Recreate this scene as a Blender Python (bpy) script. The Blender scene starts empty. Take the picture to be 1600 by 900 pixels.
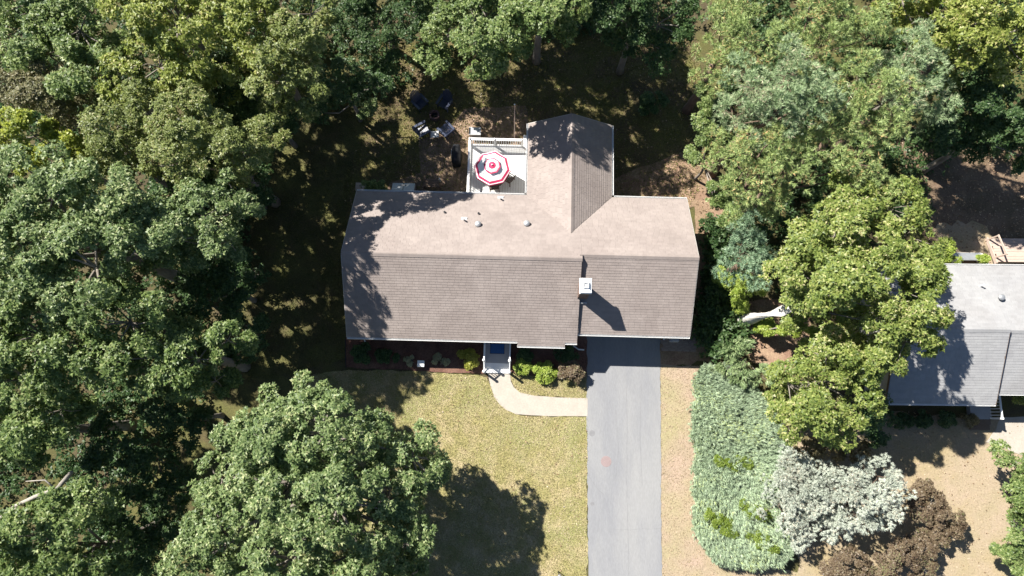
import bpy, math, random
import numpy as np
from mathutils import Matrix, Vector

random.seed(7)
RNG = np.random.default_rng(11)
SC = bpy.context.scene
COL = SC.collection
R = math.radians

# ------------------------------------------------------------------ camera
FPX, TH, RO, CH = 1067.0, 0.1844, -0.0148, 38.0
FW = np.array([0, math.sin(TH), -math.cos(TH)])
UP0 = np.array([0, math.cos(TH), math.sin(TH)])
RT0 = np.array([1.0, 0, 0])
CR = math.cos(RO) * RT0 + math.sin(RO) * UP0
CU = -math.sin(RO) * RT0 + math.cos(RO) * UP0
cam = bpy.data.cameras.new("drone_camera")
cam.sensor_width = 36.0
cam.lens = FPX / 1600 * 36
cam.clip_end = 3000
cam.clip_start = 0.5
co = bpy.data.objects.new("drone_camera", cam)
COL.objects.link(co)
M3 = Matrix(((CR[0], CU[0], -FW[0]), (CR[1], CU[1], -FW[1]), (CR[2], CU[2], -FW[2])))
co.matrix_world = Matrix.Translation((0, 0, CH)) @ M3.to_4x4()
SC.camera = co

# ------------------------------------------------------------------ light
SUN_EL, SUN_AZ = R(47.3), math.atan2(0.60, -0.80)      # azimuth of the direction TO the sun, from +X
world = bpy.data.worlds.new("World")
SC.world = world
world.use_nodes = True
wn = world.node_tree.nodes
wl = world.node_tree.links
sky = wn.new("ShaderNodeTexSky")
sky.sky_type = 'NISHITA'
sky.sun_disc = False
sky.sun_elevation = SUN_EL
sky.sun_rotation = math.pi / 2 - SUN_AZ
sky.air_density = 1.0
sky.ozone_density = 3.0
sky.dust_density = 0.6
wl.new(sky.outputs[0], wn["Background"].inputs[0])
wn["Background"].inputs[1].default_value = 0.046
sl = bpy.data.lights.new("sun", 'SUN')
sl.energy = 5.0
sl.angle = R(0.55)
sl.color = (1.0, 0.955, 0.88)
so = bpy.data.objects.new("sun", sl)
COL.objects.link(so)
sd = Vector((math.cos(SUN_AZ) * math.cos(SUN_EL), math.sin(SUN_AZ) * math.cos(SUN_EL), math.sin(SUN_EL)))
so.rotation_euler = sd.to_track_quat('Z', 'Y').to_euler()
so.location = (-40, 30, 60)
SC.view_settings.view_transform = 'Standard'
SC.view_settings.look = 'None'
SC.view_settings.exposure = 1.42
SC.view_settings.gamma = 1.0
SC.render.engine = 'CYCLES'
SC.cycles.max_bounces = 5
SC.cycles.diffuse_bounces = 3
SC.cycles.glossy_bounces = 2
SC.cycles.transmission_bounces = 3
SC.cycles.transparent_max_bounces = 4


# ------------------------------------------------------------------ measuring helpers
def at(px, py, z=0.0):
    """the world point at height z that the photograph shows at pixel (px, py)"""
    v = FW * FPX + CR * (px - 800) - CU * (py - 450)
    t = (z - CH) / v[2]
    return np.array([v[0] * t, v[1] * t, z])


PSI = -0.0415
CP, SP = math.cos(PSI), math.sin(PSI)


def hw(u, v, z=0.0):
    return np.array([CP * u - SP * v, SP * u + CP * v, z])


def uv(px, py, z=0.0):
    a = at(px, py, z)
    return CP * a[0] + SP * a[1], -SP * a[0] + CP * a[1]


# ------------------------------------------------------------------ object helpers
def tag(o, label=None, cat=None, group=None, kind=None):
    if label: o['label'] = label
    if cat: o['category'] = cat
    if group: o['group'] = group
    if kind: o['kind'] = kind
    return o


def thing(name, label, cat, loc=(0, 0, 0), rz=0.0, group=None):
    o = bpy.data.objects.new(name, None)
    o.empty_display_size = 0.3
    COL.objects.link(o)
    o.location = loc
    o.rotation_euler = (0, 0, rz)
    return tag(o, label, cat, group)


def put(name, me, parent=None, loc=(0, 0, 0), rot=(0, 0, 0), scale=None):
    o = bpy.data.objects.new(name, me)
    COL.objects.link(o)
    if parent: o.parent = parent
    o.location = loc
    o.rotation_euler = rot
    if scale: o.scale = scale
    return o


def copy_tree(o, parent=None):
    c = o.copy()
    COL.objects.link(c)
    if parent: c.parent = parent
    for ch in list(o.children):
        copy_tree(ch, c)
    return c


def mesh_np(name, V, F, mat, smooth=False):
    me = bpy.data.meshes.new(name)
    V = np.asarray(V, dtype=np.float32)
    F = np.asarray(F, dtype=np.int32)
    n, k = F.shape
    me.vertices.add(len(V)); me.vertices.foreach_set("co", V.ravel())
    me.loops.add(n * k); me.loops.foreach_set("vertex_index", F.ravel())
    me.polygons.add(n)
    me.polygons.foreach_set("loop_start", np.arange(0, n * k, k, dtype=np.int32))
    me.polygons.foreach_set("loop_total", np.full(n, k, dtype=np.int32))
    if smooth: me.polygons.foreach_set("use_smooth", np.ones(n, dtype=bool))
    me.update(calc_edges=True)
    if mat: me.materials.append(mat)
    return me


class MB:
    def __init__(s): s.v, s.f, s.m = [], [], []

    def add(s, vs, fs, mi=0):
        b = len(s.v)
        s.v += [tuple(map(float, p)) for p in vs]
        s.f += [tuple(b + i for i in f) for f in fs]
        s.m += [mi] * len(fs)
        return s

    def box(s, c, d, rz=0.0, M=None, mi=0):
        x, y, z = d[0] / 2, d[1] / 2, d[2] / 2
        p = [(-x, -y, -z), (x, -y, -z), (x, y, -z), (-x, y, -z), (-x, -y, z), (x, -y, z), (x, y, z), (-x, y, z)]
        if M is not None:
            p = [M @ Vector(q) for q in p]
        elif rz:
            a, b = math.cos(rz), math.sin(rz)
            p = [(a * q[0] - b * q[1], b * q[0] + a * q[1], q[2]) for q in p]
        p = [(q[0] + c[0], q[1] + c[1], q[2] + c[2]) for q in p]
        return s.add(p, [(0, 3, 2, 1), (4, 5, 6, 7), (0, 1, 5, 4), (1, 2, 6, 5), (2, 3, 7, 6), (3, 0, 4, 7)], mi)

    def b2(s, lo, hi, mi=0):
        return s.box([(a + b) / 2 for a, b in zip(lo, hi)], [abs(b - a) for a, b in zip(lo, hi)], mi=mi)

    def bar(s, p0, p1, w, h, mi=0):
        p0, p1 = Vector(p0), Vector(p1)
        d = p1 - p0
        q = d.to_track_quat('X', 'Z')
        return s.box((p0 + p1) / 2, (d.length, w, h), M=q.to_matrix(), mi=mi)

    def tube(s, pts, rs, n=8, cap=True, mi=0):
        pts = [Vector(p) for p in pts]
        rings = []
        vs, fs = [], []
        for i, p in enumerate(pts):
            d = (pts[min(i + 1, len(pts) - 1)] - pts[max(i - 1, 0)])
            if d.length < 1e-6: d = Vector((0, 0, 1))
            d.normalize()
            a = d.cross(Vector((0.13, 0.31, 0.94)) if abs(d.z) < 0.9 else Vector((1, 0.1, 0))).normalized()
            b = d.cross(a)
            r = rs[i] if hasattr(rs, '__len__') else rs
            for k in range(n):
                t = 2 * math.pi * k / n
                vs.append(p + a * (r * math.cos(t)) + b * (r * math.sin(t)))
        for i in range(len(pts) - 1):
            for k in range(n):
                fs.append((i * n + k, i * n + (k + 1) % n, (i + 1) * n + (k + 1) % n, (i + 1) * n + k))
        if cap:
            fs.append(tuple(range(n))[::-1])
            fs.append(tuple(range((len(pts) - 1) * n, len(pts) * n)))
        return s.add(vs, fs, mi)

    def lathe(s, c, prof, n=16, mi=0):
        vs, fs = [], []
        for r, z in prof:
            for k in range(n):
                t = 2 * math.pi * k / n
                vs.append((c[0] + r * math.cos(t), c[1] + r * math.sin(t), c[2] + z))
        m = len(prof)
        for i in range(m - 1):
            for k in range(n):
                fs.append((i * n + k, i * n + (k + 1) % n, (i + 1) * n + (k + 1) % n, (i + 1) * n + k))
        fs.append(tuple(range((m - 1) * n, m * n)))
        fs.append(tuple(range(n))[::-1])
        return s.add(vs, fs, mi)

    def slab(s, top, dz, mi=0):
        n = len(top)
        vs = list(top) + [(p[0], p[1], p[2] - dz) for p in top]
        fs = [tuple(range(n)), tuple(range(2 * n - 1, n - 1, -1))]
        for i in range(n):
            j = (i + 1) % n
            fs.append((i, i + n, j + n, j))
        return s.add(vs, fs, mi)

    def build(s, name, mats, parent=None, off=(0, 0, 0), smooth=False, kind=None):
        me = s.mesh(name, mats, off, smooth)
        o = put(name, me, parent)
        if kind: o['kind'] = kind
        return o

    def mesh(s, name, mats, off=(0, 0, 0), smooth=False):
        me = bpy.data.meshes.new(name)
        me.from_pydata([(a - off[0], b - off[1], c - off[2]) for a, b, c in s.v], [], s.f)
        for m in (mats if isinstance(mats, (list, tuple)) else [mats]): me.materials.append(m)
        me.polygons.foreach_set("material_index", s.m)
        if smooth: me.polygons.foreach_set("use_smooth", [True] * len(s.f))
        me.update()
        return me


# ------------------------------------------------------------------ materials
def mat(name, c1, c2=None, scale=6.0, rough=0.8, bump=0.0, bscale=40.0, island=0.0, c3=None, s3=0.6, a3=0.5,
        grain=0.0, gscale=90.0, metal=0.0, spec=0.3, stretch=None, dist=0.02, a2=(0.35, 0.65)):
    m = bpy.data.materials.new(name)
    m.use_nodes = True
    N, L = m.node_tree.nodes, m.node_tree.links
    b = N["Principled BSDF"]
    b.inputs["Roughness"].default_value = rough
    b.inputs["Metallic"].default_value = metal
    b.inputs["Specular IOR Level"].default_value = spec
    tc = N.new("ShaderNodeTexCoord")
    vec = tc.outputs["Object"]
    if stretch:
        mp = N.new("ShaderNodeMapping"); mp.inputs["Scale"].default_value = stretch
        L.new(vec, mp.inputs[0]); vec = mp.outputs[0]

    def noise(sc, det=4.0, ro=0.6):
        n = N.new("ShaderNodeTexNoise")
        n.inputs["Scale"].default_value = sc; n.inputs["Detail"].default_value = det; n.inputs["Roughness"].default_value = ro
        L.new(vec, n.inputs["Vector"]); return n.outputs["Fac"]

    def ramp(f, a, bb):
        r = N.new("ShaderNodeMapRange"); r.inputs["From Min"].default_value = a; r.inputs["From Max"].default_value = bb
        L.new(f, r.inputs["Value"]); return r.outputs[0]

    def mix(f, A, B, mode='MIX'):
        x = N.new("ShaderNodeMix"); x.data_type = 'RGBA'; x.blend_type = mode
        if isinstance(f, float): x.inputs[0].default_value = f
        else: L.new(f, x.inputs[0])
        for i, q in ((6, A), (7, B)):
            if isinstance(q, tuple): x.inputs[i].default_value = (*q, 1)
            else: L.new(q, x.inputs[i])
        return x.outputs[2]

    def scaled(f, k):
        x = N.new("ShaderNodeMath"); x.operation = 'MULTIPLY'; x.inputs[1].default_value = k
        L.new(f, x.inputs[0]); return x.outputs[0]

    col = c1
    if c2: col = mix(ramp(noise(scale), *a2), c1, c2)
    if c3: col = mix(scaled(ramp(noise(s3, 5.0), 0.45, 0.62), a3), col, c3)
    def gray(f, lo, hi):
        r = N.new("ShaderNodeMapRange"); r.inputs["To Min"].default_value = lo; r.inputs["To Max"].default_value = hi
        L.new(f, r.inputs["Value"])
        c = N.new("ShaderNodeCombineColor")
        for i in range(3): L.new(r.outputs[0], c.inputs[i])
        return c.outputs[0]
    if grain: col = mix(1.0, col, gray(ramp(noise(gscale, 2.0), 0.3, 0.7), 1 - grain, 1 + grain), 'MULTIPLY')
    if island:
        g = N.new("ShaderNodeNewGeometry")
        col = mix(1.0, col, gray(g.outputs["Random Per Island"], 1 - island, 1 + island), 'MULTIPLY')
    if isinstance(col, tuple): b.inputs["Base Color"].default_value = (*col, 1)
    else: L.new(col, b.inputs["Base Color"])
    if bump:
        bp = N.new("ShaderNodeBump"); bp.inputs["Strength"].default_value = bump; bp.inputs["Distance"].default_value = dist
        L.new(noise(bscale, 3.0), bp.inputs["Height"]); L.new(bp.outputs[0], b.inputs["Normal"])
    return m


def leafmat(name, cs, trans=0.52, rough=0.45, spec=0.4, patch=0.35, pscale=0.7, gain=1.75):
    """cs: list of (position, colour): the leaf-to-leaf spread of one kind of foliage"""
    m = bpy.data.materials.new(name)
    m.use_nodes = True
    N, L = m.node_tree.nodes, m.node_tree.links
    b = N["Principled BSDF"]
    g = N.new("ShaderNodeNewGeometry")
    tc = N.new("ShaderNodeTexCoord")
    n = N.new("ShaderNodeTexNoise"); n.inputs["Scale"].default_value = pscale; n.inputs["Detail"].default_value = 3.0
    L.new(tc.outputs["Object"], n.inputs["Vector"])
    ad = N.new("ShaderNodeMath"); ad.operation = 'MULTIPLY_ADD'
    ad.inputs[1].default_value = patch * 2.2; ad.inputs[2].default_value = -patch * 1.1
    L.new(n.outputs["Fac"], ad.inputs[0])
    sm = N.new("ShaderNodeMath"); sm.operation = 'ADD'; sm.use_clamp = True
    L.new(g.outputs["Random Per Island"], sm.inputs[0]); L.new(ad.outputs[0], sm.inputs[1])
    r = N.new("ShaderNodeValToRGB")
    while len(r.color_ramp.elements) > 1: r.color_ramp.elements.remove(r.color_ramp.elements[-1])
    r.color_ramp.elements[0].position = cs[0][0]; r.color_ramp.elements[0].color = (*cs[0][1], 1)
    cs = [(p, tuple(min(.9, q * gain) for q in c)) for p, c in cs]
    r.color_ramp.elements[0].color = (*cs[0][1], 1)
    for p, c in cs[1:]:
        e = r.color_ramp.elements.new(p); e.color = (*c, 1)
    L.new(sm.outputs[0], r.inputs[0])
    L.new(r.outputs[0], b.inputs["Base Color"])
    b.inputs["Roughness"].default_value = rough
    b.inputs["Specular IOR Level"].default_value = spec
    if trans:
        t = N.new("ShaderNodeBsdfTranslucent"); L.new(r.outputs[0], t.inputs[0])
        mx = N.new("ShaderNodeMixShader"); mx.inputs[0].default_value = trans
        L.new(b.outputs[0], mx.inputs[1]); L.new(t.outputs[0], mx.inputs[2])
        L.new(mx.outputs[0], N["Material Output"].inputs[0])
    return m


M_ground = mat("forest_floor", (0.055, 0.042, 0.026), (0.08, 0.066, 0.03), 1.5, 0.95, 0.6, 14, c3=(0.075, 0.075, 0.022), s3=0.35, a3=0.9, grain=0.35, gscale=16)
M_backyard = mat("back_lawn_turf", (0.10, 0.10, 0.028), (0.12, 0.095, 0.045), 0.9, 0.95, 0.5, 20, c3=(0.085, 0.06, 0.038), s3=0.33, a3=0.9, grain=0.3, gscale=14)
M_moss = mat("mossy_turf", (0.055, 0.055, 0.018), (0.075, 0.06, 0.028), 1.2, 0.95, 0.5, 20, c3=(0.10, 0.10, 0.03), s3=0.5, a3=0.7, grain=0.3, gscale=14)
M_litter = mat("leaf_litter_soil", (0.13, 0.088, 0.06), (0.165, 0.12, 0.08), 1.3, 0.95, 0.6, 22, c3=(0.085, 0.065, 0.035), s3=0.5, a3=0.7, grain=0.3, gscale=13)
M_lawn = mat("dry_lawn_turf", (0.235, 0.208, 0.088), (0.31, 0.255, 0.145), 0.9, 0.95, 0.5, 30, c3=(0.17, 0.18, 0.065), s3=0.42, a3=0.75, grain=0.25, gscale=13, a2=(.42, .58))
M_verge = mat("dry_verge_turf", (0.295, 0.222, 0.168), (0.265, 0.208, 0.148), 1.2, 0.95, 0.5, 30, c3=(0.22, 0.23, 0.08), s3=0.2, a3=0.4, grain=0.13, gscale=13)
M_tan = mat("parched_soil", (0.285, 0.224, 0.16), (0.255, 0.21, 0.135), 1.0, 0.95, 0.5, 30, c3=(0.25, 0.20, 0.10), s3=0.3, a3=0.6, grain=0.13, gscale=11)
M_soil = mat("bare_red_soil", (0.19, 0.115, 0.08), (0.26, 0.18, 0.12), 1.4, 0.95, 0.5, 20, c3=(0.16, 0.12, 0.07), s3=0.5, a3=0.5, grain=0.25, gscale=12)
M_patio = mat("packed_earth", (0.24, 0.165, 0.115), (0.17, 0.12, 0.085), 1.6, 0.95, 0.5, 24, grain=0.25, gscale=14)
M_mulch = mat("bark_mulch", (0.125, 0.062, 0.045), (0.085, 0.045, 0.035), 5, 0.95, 0.8, 30, c3=(0.24, 0.14, 0.10), s3=1.3, a3=0.35, grain=0.4, gscale=22)
M_asphalt = mat("weathered_asphalt", (0.195, 0.197, 0.203), (0.172, 0.175, 0.185), 1.1, 0.9, 0.3, 60, c3=(0.218, 0.218, 0.217), s3=0.45, a3=0.8, grain=0.07, gscale=24, stretch=(1, 0.22, 1))
M_concrete = mat("sunbleached_concrete", (0.335, 0.305, 0.262), (0.30, 0.27, 0.232), 1.6, 0.9, 0.2, 30, grain=0.07, gscale=14)
M_shingle = mat("asphalt_shingle_tan", (0.255, 0.218, 0.200), (0.230, 0.196, 0.180), 1.2, 0.92, 0.25, 120, island=0.055, c3=(0.20, 0.168, 0.154), s3=0.55, a3=0.6, grain=0.06, gscale=40)
M_shingle_grey = mat("asphalt_shingle_grey", (0.27, 0.27, 0.272), (0.24, 0.24, 0.245), 1.2, 0.92, 0.25, 120, island=0.055, c3=(0.21, 0.205, 0.205), s3=0.5, a3=0.5, grain=0.06, gscale=40)
M_white = mat("white_trim_paint", (0.78, 0.78, 0.77), (0.72, 0.72, 0.71), 3, 0.5, grain=0.03, gscale=20)
M_siding = mat("grey_clapboard", (0.40, 0.385, 0.36), (0.36, 0.345, 0.32), 2, 0.7, island=0.05)
M_brick = mat("chimney_brick", (0.125, 0.085, 0.072), (0.17, 0.12, 0.10), 3, 0.9, 0.3, 60, island=0.3)
M_mortar = mat("mortar", (0.33, 0.31, 0.28), rough=0.95)
M_deckboard = mat("pale_deck_board", (0.70, 0.70, 0.69), (0.64, 0.64, 0.63), 3, 0.7, 0.15, 30, grain=0.05, gscale=30)
M_porch = mat("grey_porch_paint", (0.33, 0.33, 0.34), (0.30, 0.30, 0.31), 2, 0.6)
M_mat = mat("blue_doormat_pile", (0.022, 0.075, 0.22), (0.028, 0.09, 0.25), 20, 0.95, 0.5, 150)
M_red = mat("red_canopy_cloth", (0.50, 0.035, 0.10), (0.45, 0.03, 0.09), 6, 0.8)
M_canvas = mat("white_canopy_cloth", (0.80, 0.79, 0.78), (0.75, 0.745, 0.735), 6, 0.8)
M_metal = mat("dark_metal", (0.03, 0.03, 0.033), rough=0.4, metal=0.6)
M_galv = mat("galvanised_metal", (0.42, 0.43, 0.44), (0.34, 0.35, 0.36), 3, 0.45, metal=0.6)
M_navy = mat("navy_resin", (0.035, 0.045, 0.080), (0.028, 0.036, 0.066), 5, 0.28, spec=0.7)
M_black = mat("black_vinyl_cover", (0.012, 0.013, 0.015), (0.02, 0.021, 0.024), 4, 0.7, 0.4, 5, spec=0.2)
M_wood = mat("weathered_wood", (0.17, 0.12, 0.09), (0.12, 0.085, 0.06), 4, 0.85, 0.3, 30, stretch=(1, 6, 6))
M_pinkwood = mat("sunbleached_step_wood", (0.42, 0.33, 0.28), (0.36, 0.28, 0.23), 4, 0.85, 0.3, 30, stretch=(1, 6, 6))
M_paver = mat("old_brick_paver", (0.20, 0.15, 0.125), (0.26, 0.21, 0.18), 4, 0.9, 0.4, 40, island=0.2)
M_bark = mat("grey_bark", (0.20, 0.175, 0.15), (0.13, 0.11, 0.09), 5, 0.95, 0.8, 12, c3=(0.27, 0.245, 0.21), s3=2.0, a3=0.6, stretch=(1, 1, 0.35), dist=0.05)
M_palebark = mat("pale_smooth_bark", (0.62, 0.59, 0.54), (0.50, 0.47, 0.42), 3, 0.9, 0.6, 10, dist=0.04)
M_deadwood = mat("grey_dead_wood", (0.34, 0.31, 0.27), (0.26, 0.235, 0.2), 4, 0.9, 0.5, 14, dist=0.03)
M_pinebark = mat("pine_bark", (0.17, 0.115, 0.085), (0.11, 0.075, 0.055), 5, 0.95, 0.8, 12, stretch=(1, 1, 0.35), dist=0.05)
M_glass = mat("window_glass", (0.03, 0.035, 0.04), rough=0.06, spec=0.8)
M_stain = mat("red_iron_cover", (0.225, 0.175, 0.172), (0.205, 0.158, 0.155), 8, 0.9, grain=0.1, gscale=30)
M_oil = mat("oil_stained_asphalt", (0.15, 0.15, 0.155), (0.17, 0.17, 0.175), 6, 0.85)

# foliage: leaf-to-leaf spread of each kind
L_oak = leafmat("oak_leaf", gain=2.5, cs=[(0.0, (0.0364, 0.0600, 0.0180)), (0.45, (0.0648, 0.0930, 0.0279)), (0.85, (0.1093, 0.1400, 0.0459)), (1.0, (0.1720, 0.1900, 0.0848))])
L_oakblue = leafmat("white_oak_leaf", gain=2.55, cs=[(0.0, (0.0375, 0.0600, 0.0210)), (0.45, (0.0709, 0.1000, 0.0364)), (0.85, (0.1198, 0.1500, 0.0613)), (1.0, (0.2083, 0.2200, 0.1148))])
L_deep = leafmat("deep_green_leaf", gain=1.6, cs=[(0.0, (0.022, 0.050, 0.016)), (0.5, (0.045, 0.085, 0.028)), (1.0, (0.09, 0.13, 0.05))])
L_olive = leafmat("olive_leaf", gain=2.5, cs=[(0.0, (0.05, 0.064, 0.018)), (0.5, (0.085, 0.105, 0.03)), (0.9, (0.13, 0.145, 0.05)), (1.0, (0.18, 0.165, 0.08))])
L_lime = leafmat("lime_leaf", gain=2.2, cs=[(0.0, (0.065, 0.085, 0.017)), (0.5, (0.12, 0.145, 0.03)), (0.9, (0.185, 0.20, 0.055)), (1.0, (0.25, 0.23, 0.10))])
L_postoak = leafmat("yellow_green_oak_leaf", gain=2.2, cs=[(0.0, (0.05, 0.075, 0.018)), (0.5, (0.105, 0.135, 0.032)), (0.9, (0.17, 0.19, 0.055)), (1.0, (0.27, 0.25, 0.13))])  # own leaf colours of the two yellow-green oaks on the right
L_yellow = leafmat("yellowing_leaf", gain=2.1, cs=[(0.0, (0.0697, 0.0945, 0.0154)), (0.5, (0.1394, 0.1628, 0.0220)), (1.0, (0.2460, 0.2625, 0.0385))])
L_bronze = leafmat("bronze_green_leaf", gain=2.2, cs=[(0.0, (0.055, 0.058, 0.026)), (0.5, (0.095, 0.095, 0.042)), (1.0, (0.15, 0.13, 0.075))])
L_pine = leafmat("pine_needle", gain=2.6, cs=[(0.0, (0.075, 0.105, 0.036)), (0.5, (0.12, 0.155, 0.058)), (0.93, (0.18, 0.21, 0.085)), (1.0, (0.28, 0.17, 0.09))], trans=0.2)
L_palepine = leafmat("white_pine_needle", gain=2.5, cs=[(0.0, (0.075, 0.11, 0.055)), (0.5, (0.125, 0.165, 0.088)), (0.94, (0.19, 0.225, 0.13)), (1.0, (0.30, 0.24, 0.18))], trans=0.2)
L_bluegreen = leafmat("blue_green_needle", gain=2.2, cs=[(0.0, (0.0660, 0.1100, 0.0680)), (0.5, (0.1100, 0.1650, 0.1020)), (1.0, (0.1870, 0.2400, 0.1530))], trans=0.2)
L_spruce = leafmat("silver_spruce_needle", gain=1.4, cs=[(0.0, (0.2425, 0.2750, 0.2256)), (0.5, (0.3298, 0.3600, 0.3024)), (0.90, (0.3977, 0.4200, 0.3600)), (1.0, (0.4074, 0.3400, 0.2592))], trans=0.15)
L_juniper = leafmat("juniper_scale", gain=1.5, cs=[(0.0, (0.1234, 0.1683, 0.1077)), (0.5, (0.1925, 0.2499, 0.1574)), (0.92, (0.2663, 0.3213, 0.2107)), (1.0, (0.2762, 0.3162, 0.1217))], trans=0.15)
L_thuja = leafmat("thuja_scale", gain=1.5, cs=[(0.0, (0.09, 0.135, 0.06)), (0.5, (0.15, 0.205, 0.09)), (1.0, (0.22, 0.26, 0.13))], trans=0.15)
L_bright = leafmat("bright_weed_leaf", gain=1.0, cs=[(0.0, (0.12, 0.19, 0.03)), (1.0, (0.25, 0.32, 0.05))])
L_shrub = leafmat("yellow_green_shrub_leaf", gain=1.8, cs=[(0.0, (0.11, 0.16, 0.025)), (0.5, (0.18, 0.235, 0.04)), (1.0, (0.28, 0.31, 0.08))])
L_gold = leafmat("golden_shrub_leaf", gain=1.5, cs=[(0.0, (0.15, 0.17, 0.025)), (0.5, (0.24, 0.25, 0.04)), (1.0, (0.33, 0.32, 0.075))])
L_copper = leafmat("copper_leaf", gain=1.2, cs=[(0.0, (0.1092, 0.0742, 0.0500)), (0.5, (0.1757, 0.1325, 0.0850)), (0.9, (0.2375, 0.1908, 0.1200)), (1.0, (0.1900, 0.2120, 0.0900))])
L_brownbush = leafmat("dull_brown_leaf", gain=1.25, cs=[(0.0, (0.13, 0.105, 0.05)), (0.6, (0.21, 0.18, 0.085)), (1.0, (0.28, 0.24, 0.14))])
L_litter = leafmat("fallen_leaf", gain=1.0, cs=[(0.0, (0.10, 0.06, 0.035)), (0.5, (0.22, 0.14, 0.08)), (1.0, (0.38, 0.28, 0.17))], trans=0.1)
L_pale = leafmat("pale_perennial_leaf", gain=1.25, cs=[(0.0, (0.28, 0.30, 0.18)), (1.0, (0.48, 0.46, 0.30))])
L_grass = leafmat("dry_grass_blade", gain=1.15, cs=[(0.0, (0.145, 0.155, 0.05)), (0.35, (0.225, 0.20, 0.085)), (0.75, (0.32, 0.265, 0.15)), (1.0, (0.46, 0.38, 0.27))], trans=0.15, patch=0.8, pscale=0.45, rough=0.7)
L_straw = leafmat("straw_blade", gain=1.15, cs=[(0.0, (0.19, 0.16, 0.08)), (0.3, (0.26, 0.20, 0.13)), (1.0, (0.37, 0.285, 0.21))], trans=0.15, patch=0.5, pscale=0.4, rough=0.7)
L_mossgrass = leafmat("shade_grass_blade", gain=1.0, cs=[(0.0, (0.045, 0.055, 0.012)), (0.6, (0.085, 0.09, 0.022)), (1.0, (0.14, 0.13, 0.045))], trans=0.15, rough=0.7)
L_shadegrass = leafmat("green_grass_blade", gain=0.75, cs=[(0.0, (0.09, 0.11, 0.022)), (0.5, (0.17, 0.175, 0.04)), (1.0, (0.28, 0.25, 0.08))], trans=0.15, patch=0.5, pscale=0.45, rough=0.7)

# ------------------------------------------------------------------ ground, lawns, paving
def struct(name, me): return tag(put(name, me), kind='structure')


def ground_grid():
    # one sheet to the horizon, finer near the plot
    xs = sorted(set(list(np.linspace(-45, 45, 31)) + [-1500, -600, -200, -90, 90, 200, 600, 1500]))
    vs, fs = [], []
    n = len(xs)
    for y in xs:
        for x in xs: vs.append((x, y, 0.0))
    for j in range(n - 1):
        for i in range(n - 1): fs.append((j * n + i, j * n + i + 1, (j + 1) * n + i + 1, (j + 1) * n + i))
    return mesh_np("ground", vs, fs, M_ground)


struct("ground", ground_grid())


def rough_edge(pts, step=0.35, amp=0.06, seed=1):
    rg = random.Random(seed)
    out = []
    n = len(pts)
    for i in range(n):
        a, b = np.array(pts[i][:2]), np.array(pts[(i + 1) % n][:2])
        d = b - a
        L = np.linalg.norm(d)
        k = max(1, int(L / step))
        nn = np.array([-d[1], d[0]]) / max(L, 1e-6)
        for j in range(k):
            p = a + d * (j / k) + (nn * rg.uniform(-amp, amp) if amp else 0)
            out.append((p[0], p[1]))
    return out


def sheet(name, px, z, m, amp=0.06, step=0.35, seed=1, world_pts=None):
    pts = world_pts if world_pts is not None else [at(x, y, 0) for x, y in px]
    pts = rough_edge(pts, step, amp, seed)
    mb = MB().add([(p[0], p[1], z) for p in pts], [tuple(range(len(pts)))])
    me = mb.mesh(name, m)
    if me.polygons[0].normal.z < 0: me.flip_normals()
    return struct(name, me)


P_back = [(560, 70), (830, 40), (1090, 60), (1110, 260), (1075, 330), (560, 330), (548, 380), (535, 290), (570, 200)]
P_clear = [(500, 70), (600, 90), (580, 190), (545, 300), (552, 400), (540, 565), (385, 600), (370, 330), (440, 170)]
P_lawn = [(455, 590), (545, 578), (640, 580), (720, 584), (760, 590), (766, 600), (775, 622), (790, 640), (815, 650), (918, 651), (917, 985), (560, 985), (520, 760)]
P_bed2 = [(795, 583), (918, 560), (917, 624), (880, 621), (815, 616), (803, 603)]
P_verge = [(1031, 570), (1092, 572), (1090, 780), (1098, 860), (1250, 895), (1300, 985), (1034, 985)]
P_yard = [(1235, 985), (1245, 880), (1235, 660), (1380, 640), (1545, 655), (1720, 650), (1760, 985)]
P_nback = [(1400, 200), (1660, 180), (1700, 420), (1480, 425), (1420, 330)]
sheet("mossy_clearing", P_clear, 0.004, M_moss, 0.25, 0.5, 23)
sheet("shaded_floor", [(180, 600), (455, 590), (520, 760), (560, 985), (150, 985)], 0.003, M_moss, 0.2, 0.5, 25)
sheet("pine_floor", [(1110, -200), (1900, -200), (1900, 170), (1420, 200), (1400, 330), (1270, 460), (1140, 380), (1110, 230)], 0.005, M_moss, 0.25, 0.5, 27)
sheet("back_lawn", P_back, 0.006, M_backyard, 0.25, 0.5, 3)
sheet("front_lawn", P_lawn, 0.010, M_lawn, 0.06, 0.3, 4)
sheet("shrub_lawn", P_bed2, 0.010, M_lawn, 0.05, 0.3, 5)
sheet("dry_verge", P_verge, 0.010, M_verge, 0.05, 0.3, 6)
sheet("parched_yard", P_yard, 0.006, M_tan, 0.2, 0.5, 7)
sheet("soil_strip", [(1050, 240), (1112, 245), (1135, 330), (1125, 400), (1150, 470), (1150, 560), (1030, 572), (1030, 500), (1085, 490), (1085, 320), (955, 320), (955, 280)], 0.008, M_soil, 0.15, 0.4, 8)
sheet("soil_patch", [(1140, 470), (1260, 465), (1270, 560), (1200, 590), (1160, 545), (1140, 520)], 0.014, M_soil, 0.12, 0.4, 18)
sheet("leaf_strewn_yard", P_nback, 0.006, M_litter, 0.3, 0.5, 9)
sheet("painted_sun_strip", [(1465, 352), (1530, 345), (1560, 375), (1580, 425), (1455, 425)], 0.011, M_tan, 0.2, 0.4, 24)  # paler sheet: the sunlit strip is put into the ground colour
sheet("packed_earth_patio", [(655, 218), (700, 205), (725, 170), (822, 165), (826, 225), (822, 310), (600, 310), (610, 285), (656, 270)], 0.012, M_patio, 0.07, 0.3, 10)
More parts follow.
